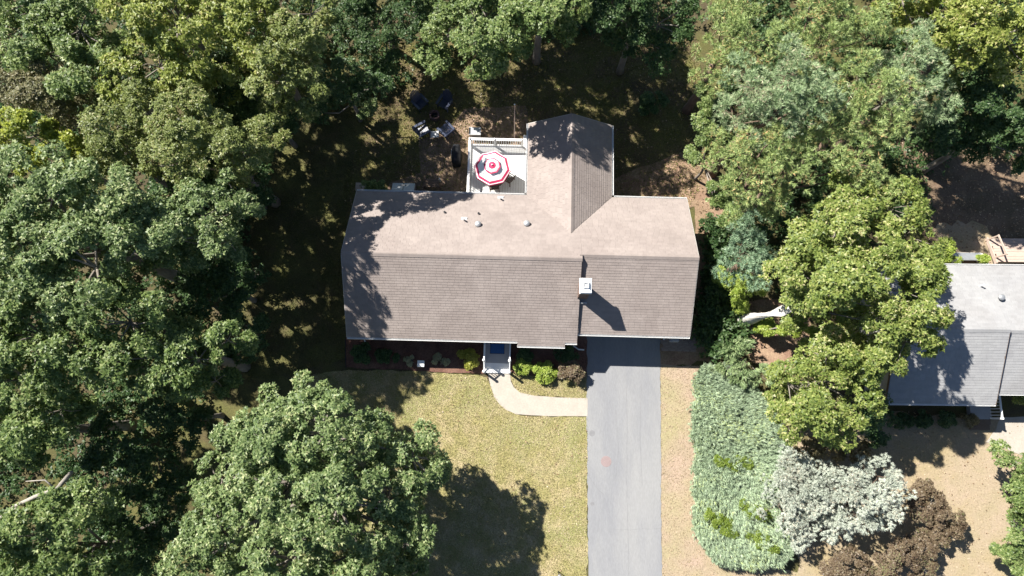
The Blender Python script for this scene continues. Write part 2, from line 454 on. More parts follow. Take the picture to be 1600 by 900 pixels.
sheet("mulch_bed", [(541, 500), (541, 574), (600, 577), (640, 578), (720, 583), (757, 584), (760, 500)], 0.07, M_mulch, 0.04, 0.3, 11)
sheet("mulch_border", [(795, 500), (797, 582), (820, 585), (860, 590), (917, 585), (917, 500)], 0.05, M_mulch, 0.04, 0.3, 12)
sheet("concrete_path", [(762, 583), (766, 602), (772, 620), (781, 632), (792, 641), (806, 647), (850, 650), (918, 650.5), (918, 622), (870, 621), (835, 618), (812, 613), (803, 605), (798, 596), (797, 583)], 0.030, M_concrete, 0.012, 0.25, 13)
drv = sheet("driveway", [(917, 500), (916.5, 640), (918, 760), (920.5, 985), (1036, 985), (1033, 800), (1031.5, 560), (1031, 500)], 0.026, M_asphalt, 0.035, 0.22, 14)
rgc = random.Random(31)
for pts in ([(978, 585), (980, 660), (979, 740), (981, 840), (983, 960)], [(1033, 826), (1005, 826), (980, 828), (950, 826)], [(919, 742), (932, 762), (945, 775)], [(962, 640), (966, 700), (961, 760)], [(1002, 600), (1000, 680), (1004, 770)]):
    c_ = [at(*p, 0) for p in pts]
    line = []
    for a_, b_ in zip(c_[:-1], c_[1:]):
        for k in range(8): line.append(a_ + (b_ - a_) * k / 8 + np.array([rgc.uniform(-.02, .02), rgc.uniform(-.02, .02), 0]))
    cm = MB()
    for a_, b_ in zip(line[:-1], line[1:]):
        d_ = b_ - a_; n_ = np.array([-d_[1], d_[0], 0]) / np.linalg.norm(d_) * rgc.uniform(.004, .009)
        z_ = np.array([0, 0, .030])
        cm.add([a_ - n_ + z_, b_ - n_ + z_, b_ + n_ + z_, a_ + n_ + z_], [(0, 1, 2, 3)])
    cm.build("pavement_crack", M_oil, drv)
sheet("pink_path", [(1562, 652), (1556, 670), (1540, 690), (1620, 720), (1640, 650)], 0.030, M_concrete, 0.02, 0.3, 15)


def disc_sheet(name, px, py, r, m, z, label, cat, n=18):
    c = at(px, py, 0)
    mb = MB().lathe((0, 0, -0.01), [(r, 0), (r, z + 0.008), (r * 0.94, z + 0.012)], n)
    o = mb.build(name, m)
    o.location = (c[0], c[1], 0)
    return tag(o, label, cat)


disc_sheet("iron_cover", 947, 721, 0.29, M_stain, 0.030, "round reddish cover set flush in the grey driveway", "cover")
disc_sheet("oil_spot", 925.5, 787, 0.11, M_oil, 0.026, "small dark round oil spot near the left edge of the driveway", "stain", 12)
disc_sheet("patch_spot", 925, 677, 0.17, M_oil, 0.026, "dark worn patch on the left driveway edge below the path", "stain", 12)

# brick pavers beside the garage
pv = struct("paver_apron", mesh_np("paver_apron", [(*at(x, y, 0)[:2], 0.016) for x, y in ((1032, 549), (1086, 551), (1086, 530), (1032, 528))], [(0, 1, 2, 3)], M_soil))
vs_ = MB().box((0, 0, 0), (0.37, 0.19, 0.05)).mesh("paver", M_paver)
rg = random.Random(3)
a0 = at(1033.5, 548.5, 0)
for j in range(4):
    for i in range(5):
        put("paver", vs_, pv, (a0[0] + 0.18 + i * 0.385 + (0.1 if j % 2 else 0), a0[1] + 0.1 + j * 0.2 - i * 0.016, 0.03 + rg.uniform(0, 0.012)), (rg.uniform(-.02, .02), rg.uniform(-.02, .02), PSI + rg.uniform(-.05, .05)))

# ------------------------------------------------------------------ the ranch house (u east, v north, in the house's own frame)
HE, S = 2.6, 0.5649
UL, UR, UM = -8.83, 9.04, 3.19
VF, VFG, VR = 3.80, 4.27, 11.72
WL_, WR_, VW, SW = 0.394, 4.983, 15.85, 0.60
VRID, VRG = (VF + VR) / 2, (VFG + VR) / 2
ZR, ZG = HE + S * (VR - VRID), HE + S * (VR - VRG)
WC, WH = (WL_ + WR_) / 2, (WR_ - WL_) / 2
ZW = HE + SW * WH
OFF = (0.1, 7.75, 0.0)
house = thing("ranch_house", "long ranch house with tan shingle roof, rear wing and brick chimney beside the grey driveway", "house", tuple(hw(*OFF)), PSI)


def hb(mb, name, m, parent=None, kind=None, smooth=False):
    return mb.build(name, m, parent or house, OFF, smooth, kind)


def rear_z(v): return HE + S * (VR - v)
HF = 2.47                        # the long front slope runs down lower than the garage's
SF = (ZR - HF) / (VRID - VF)
def front_z(v): return HF + SF * (v - VF)
def gar_z(v): return HE + S * (v - VFG)
def valley_v(t): return VR - (ZW - SW * t - HE) / S          # t: distance from the wing's ridge


BU0, BU1, BD = 0.08, 2.57, 0.20
TH_ = 0.12
roof = MB()
roof.slab([(UL, VR, HE), (UM, VR, HE), (UM, VRID, ZR), (UL, VRID, ZR)], TH_)
roof.slab([(UM + .002, VR, HE), (UR, VR, HE), (UR, VRG, ZG), (UM + .002, VRG, ZG)], TH_)
roof.slab([(UL, VRID, ZR), (UM, VRID, ZR), (UM, VF, HF), (BU1, VF, HF), (BU1, VF - BD, HF - SF * BD), (BU0, VF - BD, HF - SF * BD), (BU0, VF, HF), (UL, VF, HF)], TH_)
roof.slab([(UM + .002, VRG, ZG), (UR, VRG, ZG), (UR, VFG, HE), (UM + .002, VFG, HE)], TH_)
for sg in (-1, 1):
    e = WC + sg * WH
    roof.slab([(WC, VW, ZW), (e, VW, HE), (e, VR - .05, HE), (WC, valley_v(0) - .05, ZW)][::sg], TH_)
# the step between the front slope and the lower garage slope
roof.slab([(UM + .04, VRG - .02, ZG + .10), (UM - .1, VRG - .02, ZG + .10), (UM - .1, VFG, front_z(VFG) - .015), (UM + .04, VFG, front_z(VFG) - .015)][::-1], 0.30)
roof_o = hb(roof, "roof", M_shingle)


def shingles(mb, O, A, B, rows, expo=0.145, tab=0.30, seed=0):
    """courses of overlapping tabs on a slope: O eave origin, A unit along the eave, B unit up the slope, rows(b) -> (a0, a1)"""
    rgn = random.Random(seed)
    O, A, B = Vector(O), Vector(A), Vector(B)
    Nn = A.cross(B).normalized()
    if Nn.z < 0: Nn = -Nn
    b, k = 0.0, 0
    while True:
        sp = rows(b)
        if sp is None: break
        sp2 = rows(b + expo) or sp
        a0, a1 = sp
        q0, q1 = sp2
        a = a0 - (tab * 0.5 if k % 2 else 0) - rgn.uniform(0, 0.06)
        while a < a1:
            w = tab * rgn.uniform(0.85, 1.15)
            l, r_ = max(a, a0), min(a + w, a1)
            lt, rt = max(a, q0), min(a + w, q1)
            if r_ - l > 0.03 and rt - lt > -0.001:
                h = 0.017 + rgn.uniform(-.0015, .0015)
                j = rgn.uniform(-.003, .003)
                P = [O + A * (l + .003) + B * (b + j), O + A * (r_ - .003) + B * (b + j), O + A * (rt - .003) + B * (b + expo + .02), O + A * (lt + .003) + B * (b + expo + .02)]
                T = [P[0] + Nn * h, P[1] + Nn * h, P[2] + Nn * .003, P[3] + Nn * .003]
                mb.add([P[0], P[1]] + T, [(2, 3, 4, 5), (0, 1, 3, 2), (1, 4, 3), (0, 2, 5)])
            a += w
        b += expo
        k += 1
    return mb


ang = math.atan(S)
cs_, sn_ = math.cos(ang), math.sin(ang)
Ls = lambda run: run / cs_
mb = MB()
af = math.atan(SF)
cf, sf_ = math.cos(af), math.sin(af)
shingles(mb, (UL, VF, HF), (1, 0, 0), (0, cf, sf_), lambda b: (0, UM - UL) if b < (VRID - VF) / cf - .1 else None, seed=1)
shingles(mb, (BU0, VF - BD, HF - SF * BD), (1, 0, 0), (0, cf, sf_), lambda b: (0, BU1 - BU0) if b < BD / cf - .08 else None, seed=2)
shingles(mb, (UM, VFG, HE), (1, 0, 0), (0, cs_, sn_), lambda b: (.04, UR - UM) if b < Ls(VRG - VFG) - .1 else None, seed=3)
# rear slope, broken by the wing's valleys
def rear_left(b):
    v = VR - b * cs_
    if v < VRID + .09: return None
    z = rear_z(v)
    t = (ZW - z) / SW
    return (0, (WC - max(t, 0)) - UL) if v > valley_v(0) else (0, UM - UL)
def rear_right(b):
    v = VR - b * cs_
    if v < VRG + .09: return None
    z = rear_z(v)
    t = (ZW - z) / SW
    return ((WC + max(t, 0)) - UL, UR - UL) if v > valley_v(0) else (UM - UL, UR - UL)
shingles(mb, (UL, VR, HE), (1, 0, 0), (0, -cs_, sn_), rear_left, seed=4)
shingles(mb, (UL, VR, HE), (1, 0, 0), (0, -cs_, sn_), rear_right, seed=5)
aw = math.atan(SW)
for sg in (-1, 1):
    e = WC + sg * WH
    def wing(b, sg=sg):
        t = WH - b * math.cos(aw)
        if t < .07: return None
        return (0, VW - valley_v(t))
    shingles(mb, (e, VW, HE), (0, -1, 0), (-sg * math.cos(aw), 0, math.sin(aw)), wing, seed=6 + sg)
hb(mb, "shingles", M_shingle, roof_o, 'stuff')
# ridge caps
rgr = random.Random(5)
def ridge(p0, p1, axis_w, hgt):
    p0, p1 = Vector(p0), Vector(p1)
    rc = MB()
    n = int((p1 - p0).length / 0.2)
    d = (p1 - p0) / n
    dn = d.normalized()
    sd_ = Vector((-dn.y, dn.x, 0))
    for i in range(n):
        a = p0 + d * i
        b_ = a + d * 1.12
        h0, h1 = 0.034 + rgr.uniform(0, .004), 0.024
        rc.add([a + sd_ * axis_w + Vector((0, 0, h0 - axis_w * hgt)), a + Vector((0, 0, h0)), a - sd_ * axis_w + Vector((0, 0, h0 - axis_w * hgt)),
                b_ + sd_ * axis_w + Vector((0, 0, h1 - axis_w * hgt)), b_ + Vector((0, 0, h1)), b_ - sd_ * axis_w + Vector((0, 0, h1 - axis_w * hgt))],
               [(0, 1, 4, 3), (1, 2, 5, 4)])
    return rc
hb(ridge((UL, VRID, ZR), (UM, VRID, ZR), 0.14, S), "ridge_cap", M_shingle, roof_o)
hb(ridge((UM + .02, VRG, ZG), (UR, VRG, ZG), 0.14, S), "ridge_cap", M_shingle, roof_o)
hb(ridge((WC, VW, ZW), (WC, valley_v(0) + .05, ZW), 0.14, SW), "ridge_cap", M_shingle, roof_o)

# walls: storey bodies under the roof, clapboards proud of them
def body(mb, u0, u1, v0, v1, zf, n=8):
    vv = [v0 + (v1 - v0) * i / n for i in range(n + 1)]
    tops = [(v, zf(v)) for v in vv]
    ring = [(v0, 0.0)] + tops + [(v1, 0.0)]
    k = len(ring)
    vs = [(u0, v, z) for v, z in ring] + [(u1, v, z) for v, z in ring]
    fs = [tuple(range(k)), tuple(range(2 * k - 1, k - 1, -1))] + [(i, i + k, (i + 1) % k + k, (i + 1) % k) for i in range(k)]
    mb.add(vs, fs)
wall = MB()
under = lambda f1, f2: (lambda v: min(f1(v), f2(v)) - TH_ - .03)
body(wall, UL + .25, UM, VF + .42, VR - .40, under(front_z, rear_z), 12)
body(wall, UM + .001, UR - .25, VFG + .40, VR - .40, under(gar_z, rear_z), 12)
ww = MB()
vs = [(WL_ + .3, 0), (WR_ - .3, 0), (WR_ - .3, HE - TH_ + SW * .3 - .03), (WC, ZW - TH_ - .03), (WL_ + .3, HE - TH_ + SW * .3 - .03)]
wall.add([(u, VR - .6, z) for u, z in vs] + [(u, VW - .25, z) for u, z in vs], [(0, 1, 2, 3, 4), (9, 8, 7, 6, 5)] + [(i, i + 5, (i + 1) % 5 + 5, (i + 1) % 5) for i in range(5)])
wall_o = hb(wall, "wall", M_siding)
cl = MB()
def clap_h(p0, p1, z1, nrm):
    z = 0.25
    while z < z1 - .1:
        a, b_ = Vector((*p0, z)), Vector((*p1, z))
        n = Vector((*nrm, 0))
        cl.add([a + n * .022, b_ + n * .022, b_ + n * .004 + Vector((0, 0, .15)), a + n * .004 + Vector((0, 0, .15)), a, b_], [(0, 1, 2, 3), (4, 5, 1, 0)])
        z += .15
clap_h((UL + .25, VF + .42), (UM, VF + .42), 2.4, (0, -1))
clap_h((UR - .25, VFG + .4), (UR - .25, VR - .4), 2.5, (1, 0))
clap_h((UL + .25, VF + .42), (UL + .25, VR - .4), 2.4, (-1, 0))
clap_h((UL + .25, VR - .4), (WL_ + .3, VR - .4), 2.5, (0, 1))
clap_h((WR_ - .3, VR - .4), (UR - .25, VR - .4), 2.5, (0, 1))
clap_h((WL_ + .3, VR - .4), (WL_ + .3, VW - .25), 2.4, (-1, 0))
clap_h((WR_ - .3, VR - .4), (WR_ - .3, VW - .25), 2.4, (1, 0))
clap_h((WL_ + .3, VW - .25), (WR_ - .3, VW - .25), 2.4, (0, 1))
hb(cl, "clapboards", M_siding, wall_o, 'stuff')

# trim: fascia, rakes, gutters, downspouts
def trough(mb, p0, p1, nrm, w=0.10, h=0.11):
    p0, p1, n = Vector(p0), Vector(p1), Vector((*nrm, 0))
    d = (p1 - p0)
    L = d.length
    mid = (p0 + p1) / 2
    q = d.to_track_quat('X', 'Z').to_matrix()
    mb.box(mid + n * (w / 2) + Vector((0, 0, -h)), (L, w, .012), M=q)
    mb.box(mid + n * (w - .006) + Vector((0, 0, -h / 2 + .012)), (L, .014, h + .02), M=q)
    mb.box(mid + n * .006 + Vector((0, 0, -h / 2)), (L, .012, h - .014), M=q)
    for e in (p0, p1):
        s_ = 1 if e is p0 else -1
        mb.box(e + d.normalized() * (.004 * s_) + n * (w / 2) + Vector((0, 0, -h / 2)), (.008, w - .02, h - .014), M=q)
zG = HE - .03
for nm, p0, p1, n in [
    ("front", (UL, VF, HF - .03), (BU0 - .003, VF, HF - .03), (0, -1)), ("bay", (BU0, VF - BD, HF - .03 - SF * BD), (BU1, VF - BD, HF - .03 - SF * BD), (0, -1)),
    ("front2", (BU1 + .003, VF, HF - .03), (UM, VF, HF - .03), (0, -1)), ("garage", (UM + .01, VFG, zG), (UR, VFG, zG), (0, -1)),
    ("rear", (UL, VR, zG), (WL_ - .14, VR, zG), (0, 1)), ("rear2", (WR_ + .14, VR, zG), (UR, VR, zG), (0, 1)),
    ("wing", (WL_, VR + .14, zG), (WL_, VW, zG), (-1, 0)), ("wing2", (WR_, VR + .14, zG), (WR_, VW, zG), (1, 0))]:
    g = MB(); trough(g, p0, p1, n); hb(g, "gutter", M_white)
def rake(p0, p1, t=.03, w=.14, par=None, m=None):
    p0, p1 = Vector(p0), Vector(p1)
    MB().bar(p0 - Vector((0, 0, .075)), p1 - Vector((0, 0, .075)), t, w).build('rake_trim', m or M_siding, par or house, (0, 0, 0) if par else OFF)
for u, sg in ((UL, -1), (UR, 1)):
    vr_, zr_, vf_ = (VRID, ZR, VF) if sg < 0 else (VRG, ZG, VFG)
    rake((u + sg * .012, vf_, (HF if sg < 0 else HE) - .01), (u + sg * .012, vr_, zr_ - .01)); rake((u + sg * .012, VR, HE - .01), (u + sg * .012, vr_, zr_ - .01))
for sg in (-1, 1): rake((WC + sg * WH, VW + .012, HE - .01), (WC, VW + .012, ZW - .01))
def downspout(pts, r=.04):
    d = MB(); d.tube(pts, r, 6); hb(d, "downspout", M_white)
downspout([(UM - .12, VF - .05, HF - .15), (UM - .05, VF + .36, 2.2), (UM - .05, VF + .36, .2), (UM + .0, VF + .1, .1), (UM + .3, VF - .1, .07), (UM + .62, VF - .12, .06)])
downspout([(UR - .62, VFG - .06, HE - .15), (UR - .8, VFG + .1, 2.3), (UR - .8, VFG + .34, 2.1), (UR - .8, VFG + .34, .2), (UR - .8, VFG + .1, .06)])
downspout([(UL + .4, VF - .05, HF - .15), (UL + .4, VF + .36, 2.2), (UL + .4, VF + .36, .15), (UL + .4, VF + .1, .07), (UL + .5, VF - .1, .06)])
downspout([(UR - .5, VR + .06, HE - .15), (UR - .5, VR - .34, 2.2), (UR - .5, VR - .34, .15), (UR - .5, VR, .07)])

# windows, doors
def window(u, v, z, w, h, nrm, cols=2):
    """frame with a part pane; nrm +-1 along v"""
    f = MB()
    y0 = v
    f.b2((u - w / 2 - .07, y0, z - .07), (u + w / 2 + .07, y0 + nrm * .06, z)); f.b2((u - w / 2 - .07, y0, z + h), (u + w / 2 + .07, y0 + nrm * .06, z + h + .09))
    f.b2((u - w / 2 - .07, y0, z + .001), (u - w / 2, y0 + nrm * .055, z + h - .001)); f.b2((u + w / 2, y0, z + .001), (u + w / 2 + .07, y0 + nrm * .055, z + h - .001))
    for i in range(1, cols):
        uu = u - w / 2 + w * i / cols
        f.b2((uu - .02, y0, z + .001), (uu + .02, y0 + nrm * .05, z + h - .001))
    f.b2((u - w / 2 + .001, y0, z + h / 2 - .02), (u + w / 2 - .001, y0 + nrm * .047, z + h / 2 + .02))
    fo = hb(f, "window", M_white)
    p = MB().b2((u - w / 2, y0 - nrm * .01, z), (u + w / 2, y0 + nrm * .03, z + h))
    p.build("pane", M_glass, fo, OFF)
for u, w in ((-7.3, 1.3), (-5.0, 1.6), (-2.9, 1.1)): window(u, VF + .42, 0.95, w, 1.2, -1)
window(1.3, VF + .42, .8, 2.2, 1.4, -1, 3)
for u, w in ((-6.6, 1.1), (-4.0, 1.1)): window(u, VR - .40, 1.0, w, 1.1, 1)
window(7.0, VR - .40, 1.0, 1.4, 1.1, 1)
window(WC, VW - .25, .9, 1.6, 1.2, 1)
dr = MB().b2((-1.35, VF + .35, .36), (-.45, VF + .43, 2.38)); do = hb(dr, "door", M_white)
MB().lathe((-.55, VF + .33, 1.35), [(.03, -.03), (.035, 0), (.03, .03)], 8).build("handle", M_galv, do, OFF)
gd0, gd1 = UM + .5, UR - 1.8
gdm = MB().b2((gd0, VFG + .34, .05), (gd1, VFG + .41, 2.2)); gdo = hb(gdm, "garage_door", M_white)
for j in range(4):
    for i in range(6):
        w = (gd1 - gd0) / 6
        MB().b2((gd0 + i * w + .08, VFG + .325, .12 + j * .53), (gd0 + (i + 1) * w - .08, VFG + .345, .12 + j * .53 + .4)).build("panel", M_white, gdo, OFF)

# chimney
cx, cy = uv(915.5, 446, 5.55)
CW, CD, CT = .50, .66, 5.33
ch = MB().b2((cx - CW / 2 + .015, cy - CD / 2 + .015, 2.6), (cx + CW / 2 - .015, cy + CD / 2 - .015, CT)); ch_o = hb(ch, "chimney", M_mortar)
bk = MB()
rb = random.Random(8)
z, row = 2.95, 0
while z < CT - .06:
    for (ax, L, fx) in ((0, CW, -1), (0, CW, 1), (1, CD, -1), (1, CD, 1)):
        a = -L / 2 - (.1 if row % 2 else 0)
        while a < L / 2 - .02:
            l, r_ = max(a, -L / 2), min(a + .2, L / 2)
            d = rb.uniform(0, .008)
            if ax == 0: bk.b2((cx + l + .005, cy + fx * (CD / 2 - .02), z), (cx + r_ - .005, cy + fx * (CD / 2 + d), z + .058))
            else: bk.b2((cx + fx * (CW / 2 - .02), cy + l + .024, z), (cx + fx * (CW / 2 + d), cy + r_ - .024, z + .058))
            a += .21
    z += .07
    row += 1
hb(bk, "bricks", M_brick, ch_o, 'stuff')
cap = MB().b2((cx - .30, cy - .38, CT), (cx + .30, cy + .38, CT + .12)).b2((cx - .27, cy - .35, CT + .12), (cx + .27, cy + .35, CT + .2)).b2((cx - .20, cy - .28, CT + .2), (cx + .20, cy + .28, CT + .25))
hb(cap, "chimney_cap", M_white, ch_o)
fl = MB()
for a, b_ in (((-.13, -.15), (.13, -.12)), ((-.13, .12), (.13, .15)), ((-.13, -.12), (-.10, .12)), ((.10, -.12), (.13, .12))):
    fl.b2((cx + a[0], cy + a[1], CT + .25), (cx + b_[0], cy + b_[1], CT + .36))
hb(fl, "flue", M_white, ch_o)
fs_ = MB().b2((cx - .1, cy - .55, gar_z(cy - .5) - .02), (cx + .26, cy - .47, gar_z(cy - .5) + .09)); hb(fs_, "flashing", M_galv, ch_o)

# roof vents
def rear_pt(px, py):
    z = 3.5
    for _ in range(25):
        u, v = uv(px, py, z); z = rear_z(v)
    return u, v, z
for px, py, h in ((725, 344, .34), (782, 311, .30)):
    u, v, z = rear_pt(px, py)
    o = hb(MB().tube([(u, v, z - .02), (u, v, z + h)], .045, 10), "vent_pipe", M_white)
    hb(MB().b2((u - .16, v - .17, z + .03 - .05), (u + .16, v + .17, z + .0)), "pipe_flashing", M_galv, o)
for px, py in ((748, 334), (695, 332)):
    u, v, z = rear_pt(px, py)
    hb(MB().tube([(u, v, z - .02), (u, v, z + .12)], .06, 10), "vent_stub", M_metal)
for px, py in ((747, 351), (823, 350)):
    u, v, z = rear_pt(px, py)
    hb(MB().lathe((u, v, z), [(.09, -.05), (.09, .10), (.17, .09), (.17, .14), (.13, .19), (.05, .22)], 16), "mushroom_vent", M_galv, smooth=False)

# porch
pu0, _ = uv(756.5, 560, .4); pu1, _ = uv(797.5, 560, .4)
_, pv0 = uv(777, 567, .36)
pf = MB().b2((pu0, pv0, .05), (pu1, VF + .42, .34)); po = hb(pf, "porch", M_porch)
nb = 7
for i in range(nb):
    y0, y1 = pv0 + .0 + i * (VF + .40 - pv0) / nb, pv0 + (i + 1) * (VF + .40 - pv0) / nb
    MB().b2((pu0 - .01, y0 + .006, .34), (pu1 + .01, y1 - .006, .365)).build("porch_board", M_porch, po, OFF)
for i in range(2):
    yy = pv0 - (i + 1) * .27
    MB().b2((pu0 + .04, yy, .0), (pu1 - .04, yy + .265, .24 - i * .12)).build("step", M_white, po, OFF)
for u in (pu0 + .03, pu1 - .03):
    for (v, z0, h) in ((VF + .3, .36, .95), (pv0 + .06, .36, .95), (pv0 - .52, .02, .85)):
        p = MB().b2((u - .05, v - .05, z0), (u + .05, v + .05, z0 + h)).lathe((u, v, z0 + h), [(.05, 0), (.075, .03), (.085, .08), (.06, .13), (.02, .16)], 10)
        p.build("porch_post", M_white, po, OFF)
    r1 = MB().b2((u - .035, pv0 + .11, 1.2), (u + .035, VF + .25, 1.26)).b2((u - .03, pv0 + .11, .46), (u + .03, VF + .25, .51))
    r1.bar((u, pv0 + .01, 1.2), (u, pv0 - .47, .80), .06, .06).bar((u, pv0 + .01, .5), (u, pv0 - .47, .18), .05, .05)
    r1.build("porch_rail", M_white, po, OFF)
    for i in range(9):
        v = pv0 + .18 + i * .16
        if v < VF + .2: MB().b2((u - .015, v - .015, .51), (u + .015, v + .015, 1.2)).build("baluster", M_white, po, OFF)
    for i in range(3):
        v = pv0 - .08 - i * .13
        MB().bar((u, v, .42 - i * .1), (u, v, 1.1 - i * .105), .03, .03).build("baluster", M_white, po, OFF)
mu0, mv0 = uv(766, 552, .37); mu1, mv1 = uv(788, 537.5, .37)
dm = thing("doormat", "blue rectangular doormat on the grey front porch", "doormat", tuple(hw((mu0 + mu1) / 2, (mv0 + mv1) / 2, .366)), PSI)
MB().box((0, 0, .008), (mu1 - mu0, abs(mv1 - mv0), .016)).build("mat_pile", M_mat, dm)
MB().box((0, 0, .004), (mu1 - mu0 + .04, abs(mv1 - mv0) + .04, .008)).build("mat_edging", M_black, dm)

# meter box on the garage corner
mbx = MB().b2((UR - .75, VFG - .15, 1.1), (UR - .28, VFG + .39, 1.4)).b2((UR - .72, VFG - .12, 1.4), (UR - .31, VFG + .36, 1.44))
hb(mbx, "wall_box", M_galv)

# ------------------------------------------------------------------ rear deck
DZ = 0.62
du0 = uv(733, 260, DZ)[0]; du1 = WL_ + .28
_, dv1 = uv(765, 226, DZ); dv0 = VR - .38
deck = thing("sun_deck", "pale boarded deck with white railing in the corner of the rear wing", "deck", tuple(hw((du0 + du1) / 2, (dv0 + dv1) / 2, 0)), PSI)
DOFF = ((du0 + du1) / 2, (dv0 + dv1) / 2, 0)
DW, DD = du1 - du0, dv1 - dv0
fr = MB().b2((-DW / 2, -DD / 2, DZ - .26), (DW / 2, -DD / 2 + .04, DZ - .03)).b2((-DW / 2, DD / 2 - .04, DZ - .26), (DW / 2, DD / 2, DZ - .03))
fr.b2((-DW / 2, -DD / 2 + .041, DZ - .26), (-DW / 2 + .04, DD / 2 - .041, DZ - .03)).b2((DW / 2 - .04, -DD / 2 + .041, DZ - .26), (DW / 2, DD / 2 - .041, DZ - .03))
fr.build("deck_frame", M_white, deck)
nb = int(DW / .145)
bw = DW / nb
bme = MB().box((0, 0, 0), (bw - .008, DD, .03)).mesh("deck_board", M_deckboard)
for i in range(nb): put("deck_board", bme, deck, (-DW / 2 + bw * (i + .5), 0, DZ - .015 + (i % 3) * .0012))
lp = MB().box((0, 0, 0), (.1, .1, DZ - .03)).mesh("deck_leg", M_white)
for x in (-DW / 2 + .1, 0, DW / 2 - .3):
    put("deck_leg", lp, deck, (x, DD / 2 - .12, (DZ - .03) / 2))
RH = .92
GAP = .62                       # opening to the steps at the right end of the railing
pm = MB().box((0, 0, RH / 2 + .03), (.1, .1, RH + .06)).lathe((0, 0, RH + .06), [(.07, 0), (.07, .025), (.0301, .06)], 4).mesh("rail_post", M_white)
xs_ = [-DW / 2 + .05, (DW / 2 - GAP - .05 - DW / 2 + .05) / 2 - .05, DW / 2 - GAP]
for x in xs_: put("rail_post", pm, deck, (x, DD / 2 - .06, DZ))
put("rail_post", pm, deck, (-DW / 2 + .05, -DD / 2 + .2, DZ)); put("rail_post", pm, deck, (-DW / 2 + .05, 0, DZ))
bal = MB().box((0, 0, 0), (.038, .038, RH - .16)).mesh("baluster", M_white)
for x0, x1 in zip(xs_[:-1], xs_[1:]):
    L = x1 - x0 - .1
    put("top_rail", MB().box((0, 0, 0), (L, .14, .045)).mesh("top_rail", M_white), deck, ((x0 + x1) / 2, DD / 2 - .06, DZ + RH))
    put("bottom_rail", MB().box((0, 0, 0), (L, .05, .07)).mesh("bottom_rail", M_white), deck, ((x0 + x1) / 2, DD / 2 - .06, DZ + .1))
    n = int(L / .125)
    for i in range(n): put("baluster", bal, deck, (x0 + .05 + L * (i + .5) / n, DD / 2 - .06, DZ + .12 + (RH - .16) / 2))
for y0, y1 in ((-DD / 2 + .2, 0), (0, DD / 2 - .06)):
    L = y1 - y0 - .1
    put("top_rail", MB().box((0, 0, 0), (.12, L, .045)).mesh("top_rail", M_white), deck, (-DW / 2 + .05, (y0 + y1) / 2, DZ + RH))
    put("bottom_rail", MB().box((0, 0, 0), (.05, L, .07)).mesh("bottom_rail", M_white), deck, (-DW / 2 + .05, (y0 + y1) / 2, DZ + .1))
    n = int(L / .125)
    for i in range(n): put("baluster", bal, deck, (-DW / 2 + .05, y0 + .05 + L * (i + .5) / n, DZ + .12 + (RH - .16) / 2))
for i in range(3):
    put("step", MB().box((0, 0, 0), (GAP - .1, .27, .05)).mesh("step", M_deckboard), deck, (DW / 2 - GAP / 2 + .03, DD / 2 + .15 + i * .28, DZ - .17 - i * .16))

# umbrella
uc = at(769, 258, 2.75)
um = thing("patio_umbrella", "red and white striped octagonal patio umbrella open over the deck", "umbrella", (uc[0], uc[1], DZ), 0)
UH = 2.75 - DZ
UR_, DROP = 1.02, .42
MB().tube([(0, 0, .0), (0, 0, UH + .06)], .022, 8).lathe((0, 0, UH + .05), [(.035, 0), (.045, .03), (.02, .08)], 8).build("pole", M_white, um)
MB().lathe((0, 0, 0), [(.25, 0), (.25, .05), (.06, .09)], 16).build("base", M_metal, um)
bands = [(.20, .40, 0), (.40, .72, 0), (.72, .815, 0), (.815, .94, 1), (.94, .985, 0), (.985, 1.0, 1)]
prof = lambda t: UH - DROP * (0.75 * t + .25 * t * t)
for k in range(8):
    a0, a1 = R(-100 + 45 * k), R(-100 + 45 * (k + 1))
    p = MB()
    for t0, t1, mi in bands:
        q = []
        for t, a in ((t0, a0), (t1, a0), (t1, a1), (t0, a1)): q.append((UR_ * t * math.cos(a), UR_ * t * math.sin(a), prof(t)))
        md = lambda t: (UR_ * t * .92 * math.cos((a0 + a1) / 2), UR_ * t * .92 * math.sin((a0 + a1) / 2), prof(t) - .035 * t)
        p.add([q[0], q[1], md(t1), md(t0), q[2], q[3]], [(0, 1, 2, 3), (3, 2, 4, 5)], mi)
    # valance
    e0, e1 = (UR_ * math.cos(a0), UR_ * math.sin(a0), prof(1)), (UR_ * math.cos(a1), UR_ * math.sin(a1), prof(1))
    mm = (UR_ * .92 * math.cos((a0 + a1) / 2), UR_ * .92 * math.sin((a0 + a1) / 2), prof(1) - .035)
    dn = lambda e: (e[0] * 1.005, e[1] * 1.005, e[2] - .13)
    p.add([e0, mm, e1, dn(e1), dn(mm), dn(e0)], [(0, 1, 4, 5), (1, 2, 3, 4)], 1)
    p.build("canopy_panel", [M_canvas, M_red], um)
    MB().bar((.03 * math.cos(a0), .03 * math.sin(a0), UH - .03), (UR_ * .99 * math.cos(a0), UR_ * .99 * math.sin(a0), prof(.99) - .02), .012, .012).build("rib", M_white, um)
vc = MB()
for k in range(8):
    a0, a1 = R(-100 + 45 * k), R(-100 + 45 * (k + 1))
    for t0, t1, mi in ((0.0, .22, 1), (.22, .33, 0), (.33, .36, 1), (.36, .385, 0), (.385, .46, 1)):
        zt = lambda t: UH + .055 - DROP * .72 * t
        q = [(UR_ * t * math.cos(a), UR_ * t * math.sin(a), zt(t)) for t, a in ((t0, a0), (t1, a0), (t1, a1), (t0, a1))]
        vc.add(q, [(0, 1, 2, 3)] if t0 else [(0, 1, 2)], mi)
vc.build("vent_cap", [M_canvas, M_red], um)

